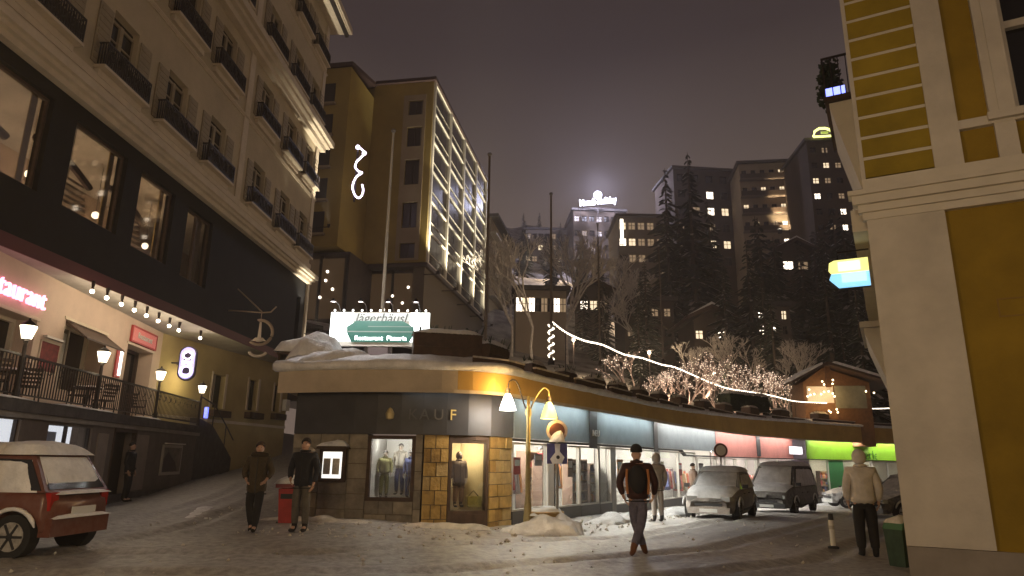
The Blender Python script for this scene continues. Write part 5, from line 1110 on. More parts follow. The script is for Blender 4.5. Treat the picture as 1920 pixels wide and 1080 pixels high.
    def glass_snow(name, a, b, c, d, k0=.04, k1=.95, out=.03):
        P = [Vector(q) for q in (a, b, c, d)]; mb = MB(); n = 8; vs = []
        cen = sum(P, Vector()) / 4; nn = (P[1] - P[0]).cross(P[3] - P[0]).normalized()
        if nn.dot(cen - Vector(((bx[0] + bx[1]) / 2, 0, zt0))) < 0: nn = -nn
        for i in range(n + 1):
            for j in range(n + 1):
                u, v = .05 + .9 * i / n, k0 + (k1 - k0) * j / n; p = (P[0] * (1 - u) + P[1] * u) * (1 - v) + (P[3] * (1 - u) + P[2] * u) * v
                e_ = (max(0, 1 - abs(2 * i / n - 1) ** 6) * max(0, 1 - abs(2 * j / n - 1) ** 6)) ** .5; vs.append(p + nn * (.004 + (out + .02 * noise.noise(p * 3)) * e_))
        mb.add(vs, [(i * (n + 1) + j, (i + 1) * (n + 1) + j, (i + 1) * (n + 1) + j + 1, i * (n + 1) + j + 1) for i in range(n) for j in range(n)]); mb.build(name, sn, t, True)
    if snow > .5: glass_snow('snow_on_windscreen', B[1], B[2], T[2], T[1], 0.0, 1.0, .05)
    glass_snow('snow_on_rear_window', B[3], B[0], T[0], T[3], .22 if snow > .8 else .1, 1.0, .05)
    if snow > .5:
        glass_snow('snow_on_side', B[0], B[1], T[1], T[0], .0, .9, .03) ; glass_snow('snow_on_side', B[3], B[2], T[2], T[3], 0, .9, .03)
    MB().snow(-L / 2 - .0, 0, .555, .2, hw_ * 1.66, .05, n=8, p=4).build('snow_on_bumper', sn, t, True)
    MB().snow(-L / 2 + .02, 0, .90 if style != 'van' else 1.0, .22, hw_ * 1.5, .05, n=8, p=4).build('snow_on_boot', sn, t, True)
    for sy in (-1, 1):
        for ac in arches: MB().tube([(ac + .40 * cos(q), sy * (hw_ * 1.0), .30 + .40 * sin(q)) for q in [pi * (.12 + .76 * i / 10) for i in range(11)]], [.01] + [.032] * 9 + [.01], 6).build('snow_on_wheel_arch', sn, t, True)
    return t
# red car at left : near rear wheel at (-7.1,10.4), forward (-.757,.653)
fx, fy = -.9962, .087; L_ = 3.45
near = Vector((-7.22, 10.40)); rear_axle = near + Vector((.087, .9962)) * .68; cen = rear_axle + Vector((fx, fy)) * (L_ * .36)
rc = car('red hatchback under thick snow, cut by the left edge of the picture', (cen.x, cen.y, .0), atan2(fy, fx), REDPAINT, L_, 1.50, 1.50, 'hatch', 1.1)
a30 = radians(90 - 28)
car('grey compact car under snow parked first in the row before the bright shop', (6.85, 22.7, -.22), a30 + pi, SILVER, 3.9, 1.66, 1.46, 'hatch', 1.0)
car('snow-covered dark van parked behind the grey compact car', (11.3, 29.0, -.42), radians(90 - 36) + pi, DARKPAINT, 4.7, 1.85, 1.85, 'van', 1.0)
car('small white car half hidden behind the person in the white jacket, before the green shop', (18.9, 37.5, -.72), radians(180), WHITEPAINT, 3.8, 1.66, 1.45, 'sedan', .6)
car('dark car at the right, parked across the green shop window next to the yellow house', (14.6, 25.6, -.4), radians(200), DARKPAINT, 4.0, 1.7, 1.5, 'hatch', .6)

# ================================================================== PEOPLE
def skin_mesh(verts, edges, radii, name, m, lev=1):
    me = bpy.data.meshes.new(name); me.from_pydata(verts, edges, []); o = bpy.data.objects.new(name, me); COL.objects.link(o)
    sk = o.modifiers.new('s', 'SKIN'); sk.use_smooth_shade = True
    for i, r in enumerate(radii):
        d = me.skin_vertices[0].data[i]; d.radius = r if isinstance(r, tuple) else (r, r); d.use_root = (i == 0)
    if lev: ss = o.modifiers.new('ss', 'SUBSURF'); ss.levels = lev; ss.render_levels = lev
    dg = bpy.context.evaluated_depsgraph_get(); out = bpy.data.meshes.new_from_object(o.evaluated_get(dg)); bpy.data.objects.remove(o); bpy.data.meshes.remove(me)
    out.materials.clear(); out.materials.append(m); out.name = name; out.polygons.foreach_set('use_smooth', [True] * len(out.polygons)); return out
def join_meshes(meshes, name):
    bm = bmesh.new()
    for me in meshes: bm.from_mesh(me)
    out = bpy.data.meshes.new(name); bm.to_mesh(out); bm.free(); out.materials.append(meshes[0].materials[0]); out.polygons.foreach_set('use_smooth', [True] * len(out.polygons)); return out
BLK = mat('black_trousers', (.02, .018, .018), .8)
def person(lab, loc, rz, h=1.75, arms=((.25, .05, -.50, 0.02), (.25, .05, -.5, .02)), legs=((0, 0), (0, 0)), jacket=None, trousers=None, boots=BLACKPL, hair=HAIR, coat_len=.86, hood=False, hat=None, shoulder=.185, bulk=1.0, skin=SKIN, hands='down', extra=None, arm_pts=None, leg_pts=None, legs_bare=False, name='person', cat='person', head_turn=0, lean=0):
    # local frame: faces -y ; z up
    t = thing(name, lab, cat, loc, rz); k = h / 1.75
    S = lambda p: (p[0] * k, p[1] * k, p[2] * k)
    if leg_pts is None: leg_pts = {s: [(s * .09, 0, .90), (s * .10, -.02, .49), (s * .105, .02, .09), (s * .115, -.12, .045)] for s in (-1, 1)}
    if arm_pts is None: arm_pts = {s: [(s * shoulder, .01, 1.41), (s * (shoulder + .07), .03, 1.13), (s * (shoulder + .055), -.06, .90)] for s in (-1, 1)}
    # body : torso, head, legs, arms in one skin
    V = [(0, 0, .95), (0, -.0, 1.12), (0, .0, 1.30), (0, .01, 1.44), (0, 0, 1.50), (0, -.015, 1.555), (0, -.01, 1.63), (0, 0, 1.70)]; R = [(.13, .10), (.12, .09), (.145, .10), (.10, .08), (.055, .055), (.062, .068), (.078, .092), (.062, .072)]; Ed = [(i, i + 1) for i in range(7)]
    V.append((0, -.10, 1.615)); R.append((.014, .014)); Ed.append((6, 8))   # nose
    for s in (-1, 1):
        b = len(V); lp = leg_pts[s]; V += lp; R += [(.085, .09), (.058, .06), (.042, .045), (.04, .03)]; Ed += [(0, b), (b, b + 1), (b + 1, b + 2), (b + 2, b + 3)]
        b = len(V); ap = arm_pts[s]; V += ap; R += [(.055, .055), (.040, .040), (.028, .030)]; Ed += [(3, b), (b, b + 1), (b + 1, b + 2)]
        w = Vector(ap[2]); d = (w - Vector(ap[1])).normalized(); V.append(tuple(w + d * .07)); R.append((.036, .022)); Ed.append((b + 2, b + 3))
        b = len(V); V.append((s * .088, .01, 1.61)); R.append((.012, .02)); Ed.append((6, b))   # ear
    parts = [skin_mesh([S(p) for p in V], Ed, [(a * k, b_ * k) for a, b_ in R], 'body', skin)]
    for s in (-1, 1):
        ap = arm_pts[s]; w = Vector(ap[2]); d = (w - Vector(ap[1])).normalized(); side = d.cross(Vector((s, 0, 0))).normalized(); palm = w + d * .06
        for q, (o_, ln) in enumerate(((-.026, .072), (-.009, .082), (.009, .077), (.026, .06))):
            b0 = palm + side * o_; b1 = b0 + d * (.02 + ln * .5) + Vector((-s * .006, 0, 0)); b2 = b1 + d * ln * .4 + Vector((-s * .018, 0, 0)); b3 = b2 + d * ln * .22 + Vector((-s * .022, 0, 0))
            parts.append(skin_mesh([S(p) for p in (b0, b1, b2, b3)], [(0, 1), (1, 2), (2, 3)], [.0095 * k, .009 * k, .008 * k, .007 * k], 'f', skin, 1))
        b0 = w + d * .03 - side * .02; b1 = b0 - side * .03 + d * .03; b2 = b1 + d * .035 - side * .004
        parts.append(skin_mesh([S(p) for p in (b0, b1, b2)], [(0, 1), (1, 2)], [.011 * k, .010 * k, .008 * k], 'f', skin, 1))
    link('body', join_meshes(parts, 'body'), t)
    for s in (-1, 1): MB().ball(S((s * .032, -.082, 1.635)), .011 * k, 6, 5).build('eye', mat('eye_dark', (.03, .02, .02), .2), t, True)
    MB().tube([S((-.022, -.083, 1.572)), S((0, -.090, 1.570)), S((.022, -.083, 1.572))], .006 * k, 5).build('mouth', mat('lips', (.35, .14, .12), .5), t)
    if trousers:
        V = [(0, 0, .97), (0, 0, .88)]; R = [(.15, .12), (.13, .115)]; Ed = [(0, 1)]
        for s in (-1, 1):
            lp = [Vector(p) for p in leg_pts[s]]; b = len(V); V += [tuple(lp[0]), tuple(lp[0] * .5 + lp[1] * .5), tuple(lp[1]), tuple(lp[1] * .5 + lp[2] * .5), tuple(lp[2] + (lp[1] - lp[2]) * .08)]; R += [(.098 * bulk, .105 * bulk), (.088 * bulk, .09 * bulk), (.072 * bulk, .075 * bulk), (.066 * bulk, .07 * bulk), (.058 * bulk, .06 * bulk)]; Ed += [(1, b)] + [(b + i, b + i + 1) for i in range(4)]
        link('trousers', skin_mesh([S(p) for p in V], Ed, [(a * k, b_ * k) for a, b_ in R], 'trousers', trousers), t)
    for s in (-1, 1):
        a, b = Vector(leg_pts[s][2]), Vector(leg_pts[s][3]); up = Vector(leg_pts[s][1]); f = (b - a)
        link('boot', skin_mesh([S(p) for p in (a + (up - a) * .35, a, a + f * .25 - Vector((0, 0, .045)), b, b + f * .35)], [(0, 1), (1, 2), (2, 3), (3, 4)], [(.064 * k, .068 * k), (.056 * k, .06 * k), (.05 * k, .042 * k), (.046 * k, .035 * k), (.038 * k, .028 * k)], 'boot', boots), t)
    if jacket:
        zb = coat_len; V = [(0, 0, zb), (0, 0, zb + .12), (0, 0, 1.12), (0, 0, 1.28), (0, .01, 1.40), (0, .01, 1.475)]; R = [(.185 * bulk, .135 * bulk), (.185 * bulk, .14 * bulk), (.165 * bulk, .13 * bulk), (.185 * bulk, .135 * bulk), (.15 * bulk, .11 * bulk), (.078, .078)]; Ed = [(i, i + 1) for i in range(5)]
        for s in (-1, 1):
            ap = [Vector(p) for p in arm_pts[s]]; b = len(V); V += [tuple(ap[0]), tuple(ap[0] * .5 + ap[1] * .5), tuple(ap[1]), tuple(ap[2])]; R += [(.078 * bulk, .078 * bulk), (.068 * bulk, .068 * bulk), (.060 * bulk, .062 * bulk), (.046 * bulk, .048 * bulk)]; Ed += [(4, b), (b, b + 1), (b + 1, b + 2), (b + 2, b + 3)]
        link('jacket', skin_mesh([S(p) for p in V], Ed, [(a * k, b_ * k) for a, b_ in R], 'jacket', jacket), t)
        bk = bulk; MB().tube([S((.168 * bk * cos(q), .122 * bk * sin(q), zb + .005)) for q in [i * pi / 8 for i in range(16)]], .010 * k, 6, closed=True).build('hem', BLK if coat_len < 2 else jacket, t, True)
        MB().box(-.006 * k, .006 * k, -.145 * bk * k, -.125 * bk * k, zb * k, 1.42 * k).build('zip', BLACKPL, t)
        for sg in (-1, 1): MB().obox(S((sg * .10, -.132 * bk, zb + .17)), (.075 * k, .02, .012), 0, 0, sg * .5).build('pocket_flap', jacket, t)
        MB().tube([S((.085 * cos(q), .01 + .085 * sin(q), 1.50)) for q in [i * pi / 6 for i in range(12)]], .026 * k, 6, closed=True).build('collar', jacket, t, True)
    if hood: MB().ball(S((0, .015, 1.64)), .125 * k, 12, 9, (.92, 1.02, 1.12)).build('hood', jacket, t, True)
    elif hat:
        MB().lathe([(.100 * k, 1.655 * k), (.104 * k, 1.69 * k), (.090 * k, 1.75 * k), (.05 * k, 1.79 * k), (.01, 1.80 * k)], (0, 0, 0), 14).build('hat', hat, t, True)
    else:
        mb = MB(); n, m_ = 14, 8; vs = []
        for i in range(m_ + 1):
            for j in range(n):
                th = pi * .56 * i / m_; ph = 2 * pi * j / n; front = max(0, -sin(ph)); th2 = th * (1 - .38 * front)
                vs.append(S((.094 * sin(th2) * cos(ph), .006 + .106 * sin(th2) * sin(ph), 1.655 + .105 * cos(th2))))
        mb.add(vs, [(i * n + j, (i + 1) * n + j, (i + 1) * n + (j + 1) % n, i * n + (j + 1) % n) for i in range(m_) for j in range(n)]); mb.build('hair', hair, t, True)
    if extra: extra(t, S, k)
    return t
def G(x, y): return (x, y, gz(x, y) - .005)
BLK0 = 0
DK = mat('black_puffer', (.018, .019, .026), .6, 14, .3, .8); OL = mat('olive_parka', (.075, .055, .03), .8, 8, .3, .8); JE = mat('faded_jeans', (.16, .15, .20), .85, 12, .3, .8); GREYT = mat('grey_trousers', (.13, .115, .095), .85, 10, .3, .8); BLK = mat('black_trousers', (.02, .018, .018), .8)
# woman in parka, stepping
wl_ = {-1: [(-.09, 0, .90), (-.11, .05, .50), (-.06, .16, .12), (-.06, .06, .05)], 1: [(.09, 0, .90), (.07, -.06, .48), (.04, -.03, .09), (.04, -.17, .045)]}
wa_ = {-1: [(-.17, .01, 1.40), (-.27, .05, 1.15), (-.20, -.10, 1.02)], 1: [(.17, .01, 1.40), (.27, .05, 1.15), (.20, -.10, 1.02)]}
def fur(t, S, k): MB().tube([S((.13 * cos(q), .01 + .12 * sin(q), 1.48 - .02 * sin(q))) for q in [i * pi / 6 for i in range(12)]], .05 * k, 7, closed=True).build('fur_collar', mat('dark_fur', (.05, .035, .02), .95, 20, .4), t, True)
person('woman in a long olive parka with fur collar and dark leggings in the side street', G(-4.95, 13.75), radians(10), 1.70, jacket=OL, trousers=BLK, boots=BLK, coat_len=.72, bulk=1.16, arm_pts=wa_, leg_pts=wl_, extra=fur, hair=mat('brown_hair', (.06, .035, .02), .7))
# man in black jacket standing at the wall
ma_ = {-1: [(-.19, .01, 1.41), (-.28, .03, 1.14), (-.20, -.13, .98)], 1: [(.19, .01, 1.41), (.27, .03, 1.13), (.24, -.05, .90)]}
def hoodback(t, S, k): MB().ball(S((0, .09, 1.50)), .13 * k, 10, 8, (1.2, .7, .7)).build('hood_down', mat('grey_hood_lining', (.25, .22, .2), .8), t, True)
person('man in a black jacket and grey trousers standing before the grey stone wall', G(-4.05, 13.75), radians(-6), 1.77, jacket=DK, trousers=GREYT, boots=BLK, coat_len=.80, bulk=1.12, arm_pts=ma_, extra=hoodback)
# walking man with backpack, seen from behind, crossing legs
la_ = {-1: [(-.09, 0, .90), (-.04, .08, .50), (.10, .20, .14), (.13, .10, .05)], 1: [(.09, 0, .90), (.05, -.10, .50), (-.09, -.16, .10), (-.12, -.28, .045)]}
aa_ = {-1: [(-.20, .01, 1.41), (-.30, .02, 1.15), (-.27, -.12, .96)], 1: [(.20, .01, 1.41), (.31, .04, 1.16), (.24, .02, .95)]}
def pack(t, S, k):
    MB().snow(0, 0, 0, .30, .44, .14, n=8, p=4, amp=.05); mb = MB(); mb.ball(S((0, .19, 1.22)), .15 * k, 12, 8, (1, .62, 1.55)); mb.build('backpack', BLK, t, True)
    for s in (-1, 1): MB().tube([S((s * .17, .15, 1.38)), S((s * .185, .16, 1.20)), S((s * .17, .14, .98))], .022 * k, 6).build('jacket_stripe', mat('orange_stripe', (.45, .18, .06), .7), t)
    MB().tube([S((-.085, -.02, 1.47)), S((0, .09, 1.52)), S((.085, -.02, 1.47))], .035 * k, 6).build('scarf', BLK, t, True)
person('man with backpack, orange-striped dark jacket and jeans walking away', G(2.15, 11.75), radians(172), 1.74, jacket=mat('dark_maroon_jacket', (.05, .018, .014), .6, 8, .3), trousers=JE, boots=mat('brown_boots', (.16, .065, .03), .7), coat_len=.86, bulk=1.12, arm_pts=aa_, leg_pts=la_, hat=BLK, extra=pack)
# person in white jacket with hood from behind
person('person in a white hooded jacket standing with their back turned beside the yellow house', G(6.05, 12.0), radians(160), 1.74, jacket=mat('pale_beige_jacket', (.62, .56, .50), .8, 6, .2, .8, bscale=9), trousers=BLK, boots=BLK, coat_len=.84, bulk=1.22, hood=True)
person('person in a pale grey hooded coat at the shop window, partly behind the walking man', G(4.05, 19.2), radians(195), 1.78, jacket=mat('grey_beige_coat', (.30, .26, .23), .8, 6, .2), trousers=mat('pale_trousers', (.32, .28, .25), .8), boots=BLK, coat_len=.80, bulk=1.1, hood=True)
person('person in a brown jacket bending forward between the bright shop and the snowy grey car', (6.75, 25.6, gz(6.75, 25.6)), radians(100), 1.66, jacket=mat('brown_jacket', (.10, .06, .04), .8), trousers=BLK, boots=BLK, coat_len=.84, bulk=1.15)
person('dim figure in dark clothes standing in the doorway under the terrace', tuple(twp(.85, -.25, gz(*twp(.85, -.25, 0).xy))), RROT, 1.72, jacket=DK, trousers=BLK, boots=BLK, coat_len=.80, bulk=1.1)
# shop dummies
DUM = mat('mannequin_plastic', (.32, .27, .22), .5)
def dummy(lab, s, off, z, h, jk, tr, rz=0, **kw):
    p = wp(s, off); return person(lab, (p.x, p.y, z), wang(s) + rz, h, jacket=jk, trousers=tr, boots=BLK, skin=DUM, hair=BLK, name='mannequin', cat='mannequin', **kw)
dummy('mannequin in olive ski clothes at the left of the first display window', 1.98, -.45, .64, 1.02, CL[3], CL[3], .3, bulk=1.15); dummy('mannequin in a pale jacket in the middle of the first display window', 2.30, -.6, .70, 1.12, mat('cloth_taupe', (.42, .38, .32), .8), CL[1], -.1, bulk=1.1); dummy('mannequin in navy clothes at the right of the first display window', 2.58, -.45, .60, 1.06, CL[1], CL[1], -.3, bulk=1.15, hat=BLK)
def bag(t, S, k): MB().box(.1, .42, -.35, -.15, .02, .24).build('handbag', mat('straw_bag', (.35, .28, .08), .8, 20, .4), t); MB().tube([(.14, -.25, .24), (.26, -.25, .36), (.38, -.25, .24)], .012, 5).build('bag_handle', DARKWOOD, t)
dummy('mannequin in a dark brown hooded coat with a straw bag in the ochre display window', 3.82, -.42, .46, 1.18, mat('dark_brown_coat', (.07, .045, .035), .8, 10, .4), CL[4], .2, bulk=1.35, coat_len=.62, hood=True, extra=bag)
dummy('mannequin in a red jacket standing behind the second window of the bright shop', 8.3, -.6, gs(8.3) + .44, 1.45, CL[0], CL[5], 0, bulk=1.1); dummy('mannequin in a white jacket beside the grey pilaster', 12.8, -.6, gs(12.8) + .44, 1.45, CL[2], CL[1], 0, bulk=1.1); dummy('mannequin in a grey coat in the window left of the snowy car', 17.9, -.6, gs(17.9) + .44, 1.45, CL[6], CL[5], 0, bulk=1.1)

# ================================================================== YELLOW HOUSE (right)
YR = radians(90 - 119)
yh = thing('yellow_house', 'ochre yellow house with white pilasters, banded corner and cornice filling the right edge', 'house', (5.58, 10, 0), YR)
def yw(x, y, z): return Vector((5.58 + x * cos(YR) - y * sin(YR), 10 + x * sin(YR) + y * cos(YR), z))
MB().wall(0.0, 9, -.3, 12.5, 0.06, .5, [(2.1, 3.2, 6.65, 9.1)]).build('front_wall', OCHRE2, yh)
MB().box(.061, .5, .5, 16, -.8, 12.5).build('side_wall', OCHRE, yh)
MB().box(0, 9, .001, .059, -.3, .36).box(0, 9, -.0, .059, .36, .40).build('plinth', mat('grey_plinth', (.30, .26, .22), .9, 2, .2, .2), yh)
MB().box(0, 1.04, -.03, .058, .41, 5.22).build('corner_pilaster', OFFWHITE, yh)
MB().box(0, .06, -.03, .5, 5.9, 12.5).build('corner_strip', OFFWHITE, yh)
# cornice (stepped)
for (z0, z1, o) in ((5.22, 5.34, .05), (5.34, 5.46, .10), (5.46, 5.60, .17), (5.60, 5.68, .22)):
    MB().box(-o, 9, -o, .058, z0, z1 - .001).build('cornice', CREAMTOP, yh)
MB().box(0, 9, -.05, .058, 5.681, 5.90).build('frieze', CREAMTOP, yh)
# rusticated corner : yellow blocks divided by white joints
zz = 5.93
k = 0
while zz < 12.4:
    MB().box(.061, 1.0, -.022, .05, zz, zz + .30).build('block', OCHRE, yh); MB().box(.061, 1.0, -.008, .05, zz + .301, zz + .359).build('joint_band', CREAMTOP, yh); zz += .36
MB().box(1.001, 1.38, -.05, .058, 5.901, 12.5).build('pilaster', OFFWHITE, yh)
MB().box(1.78, 2.1, -.06, .058, 6.62, 12.4).box(1.90, 2.1, -.09, -.061, 6.62, 12.4).build('window_surround', OFFWHITE, yh)
MB().box(3.2, 3.5, -.06, .058, 6.62, 12.4).build('window_surround', OFFWHITE, yh)
MB().box(1.381, 9, -.04, .057, 6.46, 6.60).box(1.75, 3.55, -.12, -.041, 6.50, 6.62).build('sill_course', OFFWHITE, yh)
MB().box(1.82, 2.08, -.03, .057, 5.901, 6.46).build('apron_strip', OFFWHITE, yh)
w = MB().box(2.1, 3.2, .30, .32, 6.65, 9.1).build('window', DARKGLASS, yh); MB().box(2.1, 2.2, .2, .3, 6.65, 9.1).box(3.1, 3.2, .2, .3, 6.65, 9.1).box(2.2, 3.1, .2, .3, 6.651, 6.75).box(2.2, 3.1, .2, .3, 8.1, 8.22).build('frame', OFFWHITE, w)
MB().box(1.50, 2.05, .045, .059, 3.55, 3.57).box(1.50, 2.05, .045, .059, 3.80, 3.82).box(1.50, 1.52, .045, .059, 3.57, 3.80).box(2.03, 2.05, .045, .059, 3.57, 3.80).build('hatch_outline', mat('thin_dark_line', (.25, .15, .03), .7), yh)
# side wall projections : oriel and balcony consoles (side wall runs away from the camera)
MB().box(-.22, .061, .5, 16, 5.22, 5.60).build('side_cornice', CREAMTOP, yh)
def console(x, y0, y1, z0, z1, d): return MB().hexa([(.06, y0, z0), (.062, y1, z0), (.062, y1, z0 + .01), (.06, y0, z0 + .01)], [(-d, y0, z1), (-d, y1, z1), (.062, y1, z1 + .01), (.06, y0, z1 + .01)])
MB().prism([(.06, 6.6), (.06, 8.9), (-.42, 8.9), (-.42, 8.8)], 3.0, 5.4).build('balcony_console', CREAMTOP, yh)
MB().box(-.5, .06, 2.9, 5.5, 8.91, 9.02).build('balcony_floor', DARKWOOD, yh); mb = MB()
for i in range(14): y = 2.95 + i * .19; mb.box(-.48, -.46, y, y + .02, 9.02, 9.9)
for i in range(4): x = -.48 + i * .15; mb.box(x, x + .02, 2.92, 2.94, 9.02, 9.9)
mb.box(-.49, -.45, 2.9, 5.5, 9.9, 9.94); mb.box(-.49, .06, 2.9, 2.94, 9.9, 9.94); mb.build('balcony_railing', IRON, yh)
random.seed(3); mb = MB()
for i in range(500):
    a = random.uniform(0, 6.28); r = random.uniform(0, .30); z = random.uniform(0, .62); q = Vector((-.38 + r * (1 - .6 * z) * cos(a), 3.6 + r * (1 - .6 * z) * sin(a), 9.1 + 1.7 * z)); d = Vector((random.uniform(-1, 1), random.uniform(-1, 1), random.uniform(-.4, 1))).normalized() * .13; e_ = d.cross(Vector((.3, .7, .2))).normalized() * .04; mb.add([q, q + d * .5 + e_, q + d, q + d * .5 - e_], [(0, 1, 2, 3)])
bt = thing('potted_shrub', 'dark shrub in a pot on the balcony high on the side of the yellow house', 'shrub', (5.58, 10, 0), YR); mb.build('crown', CONIFER, bt); MB().lathe([(.16, 9.02), (.22, 9.4)], (-.28, 3.6, 0), 10).build('pot', DARKWOOD, bt)
bl_ = thing('blue_lamp', 'small blue glowing lamp on the balcony of the yellow house', 'lamp', tuple(yw(-.25, 3.0, 9.15)), YR); MB().box(-.22, .16, -.03, .05, -.09, .09).build('glow', E_NEONB, bl_); MB().box(-.24, .18, .051, .08, -.11, .11).build('case', IRON, bl_)
# lower oriel further along
MB().box(-.22, .06, 9.0, 12.0, 5.6, 8).build('oriel', OCHRE, yh); MB().box(-.25, -.12, 8.95, 9.0, 5.6, 8).build('oriel_trim', OFFWHITE, yh)
MB().prism([(.06, 3.6), (.06, 5.05), (-.36, 5.05), (-.36, 4.95), (-.2, 4.4)], 8.7, 12.3).build('oriel_console', CREAMTOP, yh); MB().box(-.45, .06, 8.6, 12.4, 5.06, 5.22).build('oriel_cornice', CREAMTOP, yh)
# lit projecting sign
sg = thing('projecting_sign', 'glowing yellow and blue box sign sticking out from the side of the yellow house', 'sign', tuple(yw(-.02, 1.2, 4.70)), YR)
MB().box(-.66, -.03, 0, .12, -.24, .26).build('case', BLACKPL, sg)
MB().prism([(-.66, .08), (-.62, .02), (-.03, .02), (-.03, .26), (-.56, .26), (-.64, .22)], -.02, -.001).build('yellow_field', E_YEL, sg); MB().box(-.50, -.16, -.03, -.021, .06, .22).build('pale_field', E_YELW, sg)
MB().prism([(-.66, -.08), (-.52, -.24), (-.03, -.24), (-.03, .019), (-.62, .019)], -.02, -.001).build('blue_field', E_BLU, sg); MB().box(-.46, -.08, -.03, -.021, -.15, .01).build('pale_blue_field', E_BLU2, sg)
MB().tube([(-.5, .06, .26), (-.5, .06, .42), (0, .06, .42)], .015, 5).build('bracket', IRON, sg)

# ================================================================== HILL: buildings
random.seed(21)
def hill_building(name, lab, px0, px1, pyt, pyb, Y, rot, m, nc, nr, lit, depth=12, wsz=(1.2, 1.4), roofm=DARKSTONE, litm=None, cat='building', roof='flat', balc=False, tall=None):
    a = at(px0, pyt, Y); b = at(px1, pyt, Y); W_ = (b - a).length; z1 = max(a.z, b.z); z0 = min(at(px0, pyb, Y).z, hz(a.x, a.y), hz(b.x, b.y)) - 3
    t = thing(name, lab, cat, (a.x, a.y, 0), radians(rot)); zf = at(px0, pyb, Y).z
    wins = []
    for r in range(nr):
        for c in range(nc):
            x = W_ * (c + .5) / nc; z = zf + (z1 - zf) * (r + .45) / nr; wins.append((x - wsz[0] / 2, x + wsz[0] / 2, z - wsz[1] / 2, z + wsz[1] / 2, r, c))
    MB().wall(0, W_, z0, z1, 0, .5, [w[:4] for w in wins]).build('wall', m, t); MB().box(0, W_, .5, depth, z0, z1).build('side_walls', m, t)
    memo = {}
    for w in wins:
        key = (w[4], w[5]); f = lit(w[4], w[5]); mm = {0: DARKGLASS, 1: E_WIND, 2: E_WIN, 3: E_WINB}[f]
        if f not in memo:
            memo[f] = MB().box(-wsz[0] / 2, wsz[0] / 2, .30, .33, -wsz[1] / 2, wsz[1] / 2).mesh('window', mm); memo['f'] = MB().box(-.04, .04, .22, .30, -wsz[1] / 2, wsz[1] / 2).box(-wsz[0] / 2, wsz[0] / 2, .22, .30, .1, .16).mesh('frame', DARKWOOD)
        o = link('window', memo[f], t, ((w[0] + w[1]) / 2, 0, (w[2] + w[3]) / 2)); link('frame', memo['f'], o)
    if balc:
        for r in range(nr): z = zf + (z1 - zf) * r / nr; MB().box(-.1, W_ + .1, -1.2, -.01, z - .1, z + .12).build('balcony', HOUSE_A, t); MB().box(-.1, W_ + .1, -1.2, -1.14, z + .12, z + 1.0).build('balcony_rail', HOUSE_C, t)
    if roof == 'flat': MB().box(-.5, W_ + .5, -.6, depth + .5, z1, z1 + .5).build('roof', roofm, t); MB().snow(W_ / 2, depth / 2, z1 + .5, W_ + .8, depth + .8, .35, n=6, p=10, amp=.05).build('roof_snow', SNOW, t)
    else:
        hr = W_ * .28; MB().prism([(-1, z1 - .2), (W_ / 2, z1 + hr), (W_ + 1, z1 - .2), (W_ + 1, z1 + .2), (W_ / 2, z1 + hr + .5), (-1, z1 + .2)], -1.2, depth + 1).build('roof', DARKWOOD, t); MB().prism([(0, z1), (W_, z1), (W_ / 2, z1 + hr)], 0.02, depth - .1).build('gable', m, t); MB().prism([(-1, z1 + .21), (W_ / 2, z1 + hr + .51), (W_ + 1, z1 + .21), (W_ / 2, z1 + hr + .8)], -1.1, depth + .9).build('roof_snow', SNOW, t)
    return t
rnd = random.random
big = hill_building('hill_hotel', 'big hill hotel with a warmly floodlit bay and balconies at the upper right', 1385, 1500, 310, 470, 120, -8, HOUSE_B, 7, 5, lambda r, c: (3 if c == 4 and r < 2 else 2 if (c in (4,) or rnd() < .1) else (1 if rnd() < .12 else 0)), balc=True, wsz=(.9, 1.2))
bq = at(1462, 420, 118.2)
def floods(t, pts, pw, col=(1, .74, .45)):
    for (px, py, Y, tx, ty, tY, p) in pts:
        a = at(px, py, Y); b = at(tx, ty, tY); spot(t, a - Vector(t.location), b - Vector(t.location), p, 50, col, .9, .2)
fl = thing('floodlight', 'floodlight shining up the warm bay of the big hill hotel', 'floodlight', tuple(at(1462, 432, 116)), 0); MB().box(-.3, .3, -.2, .2, -.6, .2).build('housing', IRON, fl); MB().box(-.25, .25, -.18, .18, .201, .26).build('lens', E_WINB, fl)
o = Vector(fl.location); spot(fl, (0, 0, .6), at(1460, 330, 120) - o, 9000, 38, (1, .72, .42), .7, .3); spot(fl, (1.6, 0, .3), at(1468, 400, 120) - o, 3500, 75, (1, .78, .5), .9, .3)
LITB = {(2, 1): 3, (2, 3): 2, (3, 1): 3, (3, 2): 3, (4, 1): 2, (1, 1): 3, (0, 2): 2, (0, 3): 2}
hill_building('hill_hotel', 'dark broad hill hotel with six bright single windows left of the floodlit one', 1262, 1400, 318, 500, 128, 6, HOUSE_C, 5, 6, lambda r, c: {(4, 2): 3, (4, 3): 0, (3, 2): 3, (3, 3): 2, (1, 2): 2, (1, 3): 2, (2, 0): 1}.get((r, c), 1 if rnd() < .30 else 0), wsz=(1.5, 1.6))
hill_building('hill_hotel', 'brown hill hotel with a tall white light strip on its left edge', 1158, 1245, 408, 560, 118, 0, HOUSE_A, 5, 5, lambda r, c: {(4, 0): 2, (3, 0): 3, (3, 1): 2, (4, 3): 1}.get((r, c), 1 if rnd() < .32 else 0))
vs_ = thing('light_strip', 'tall vertical white light strip on the corner of the brown hill hotel', 'light strip', tuple(at(1166, 434, 117.6)), 0); MB().box(-.28, .28, -.1, .1, -2.4, 2.4).build('tube', E_WINB, vs_); MB().box(-.35, .35, .1, .3, -2.5, 2.5).build('backplate', IRON, vs_)
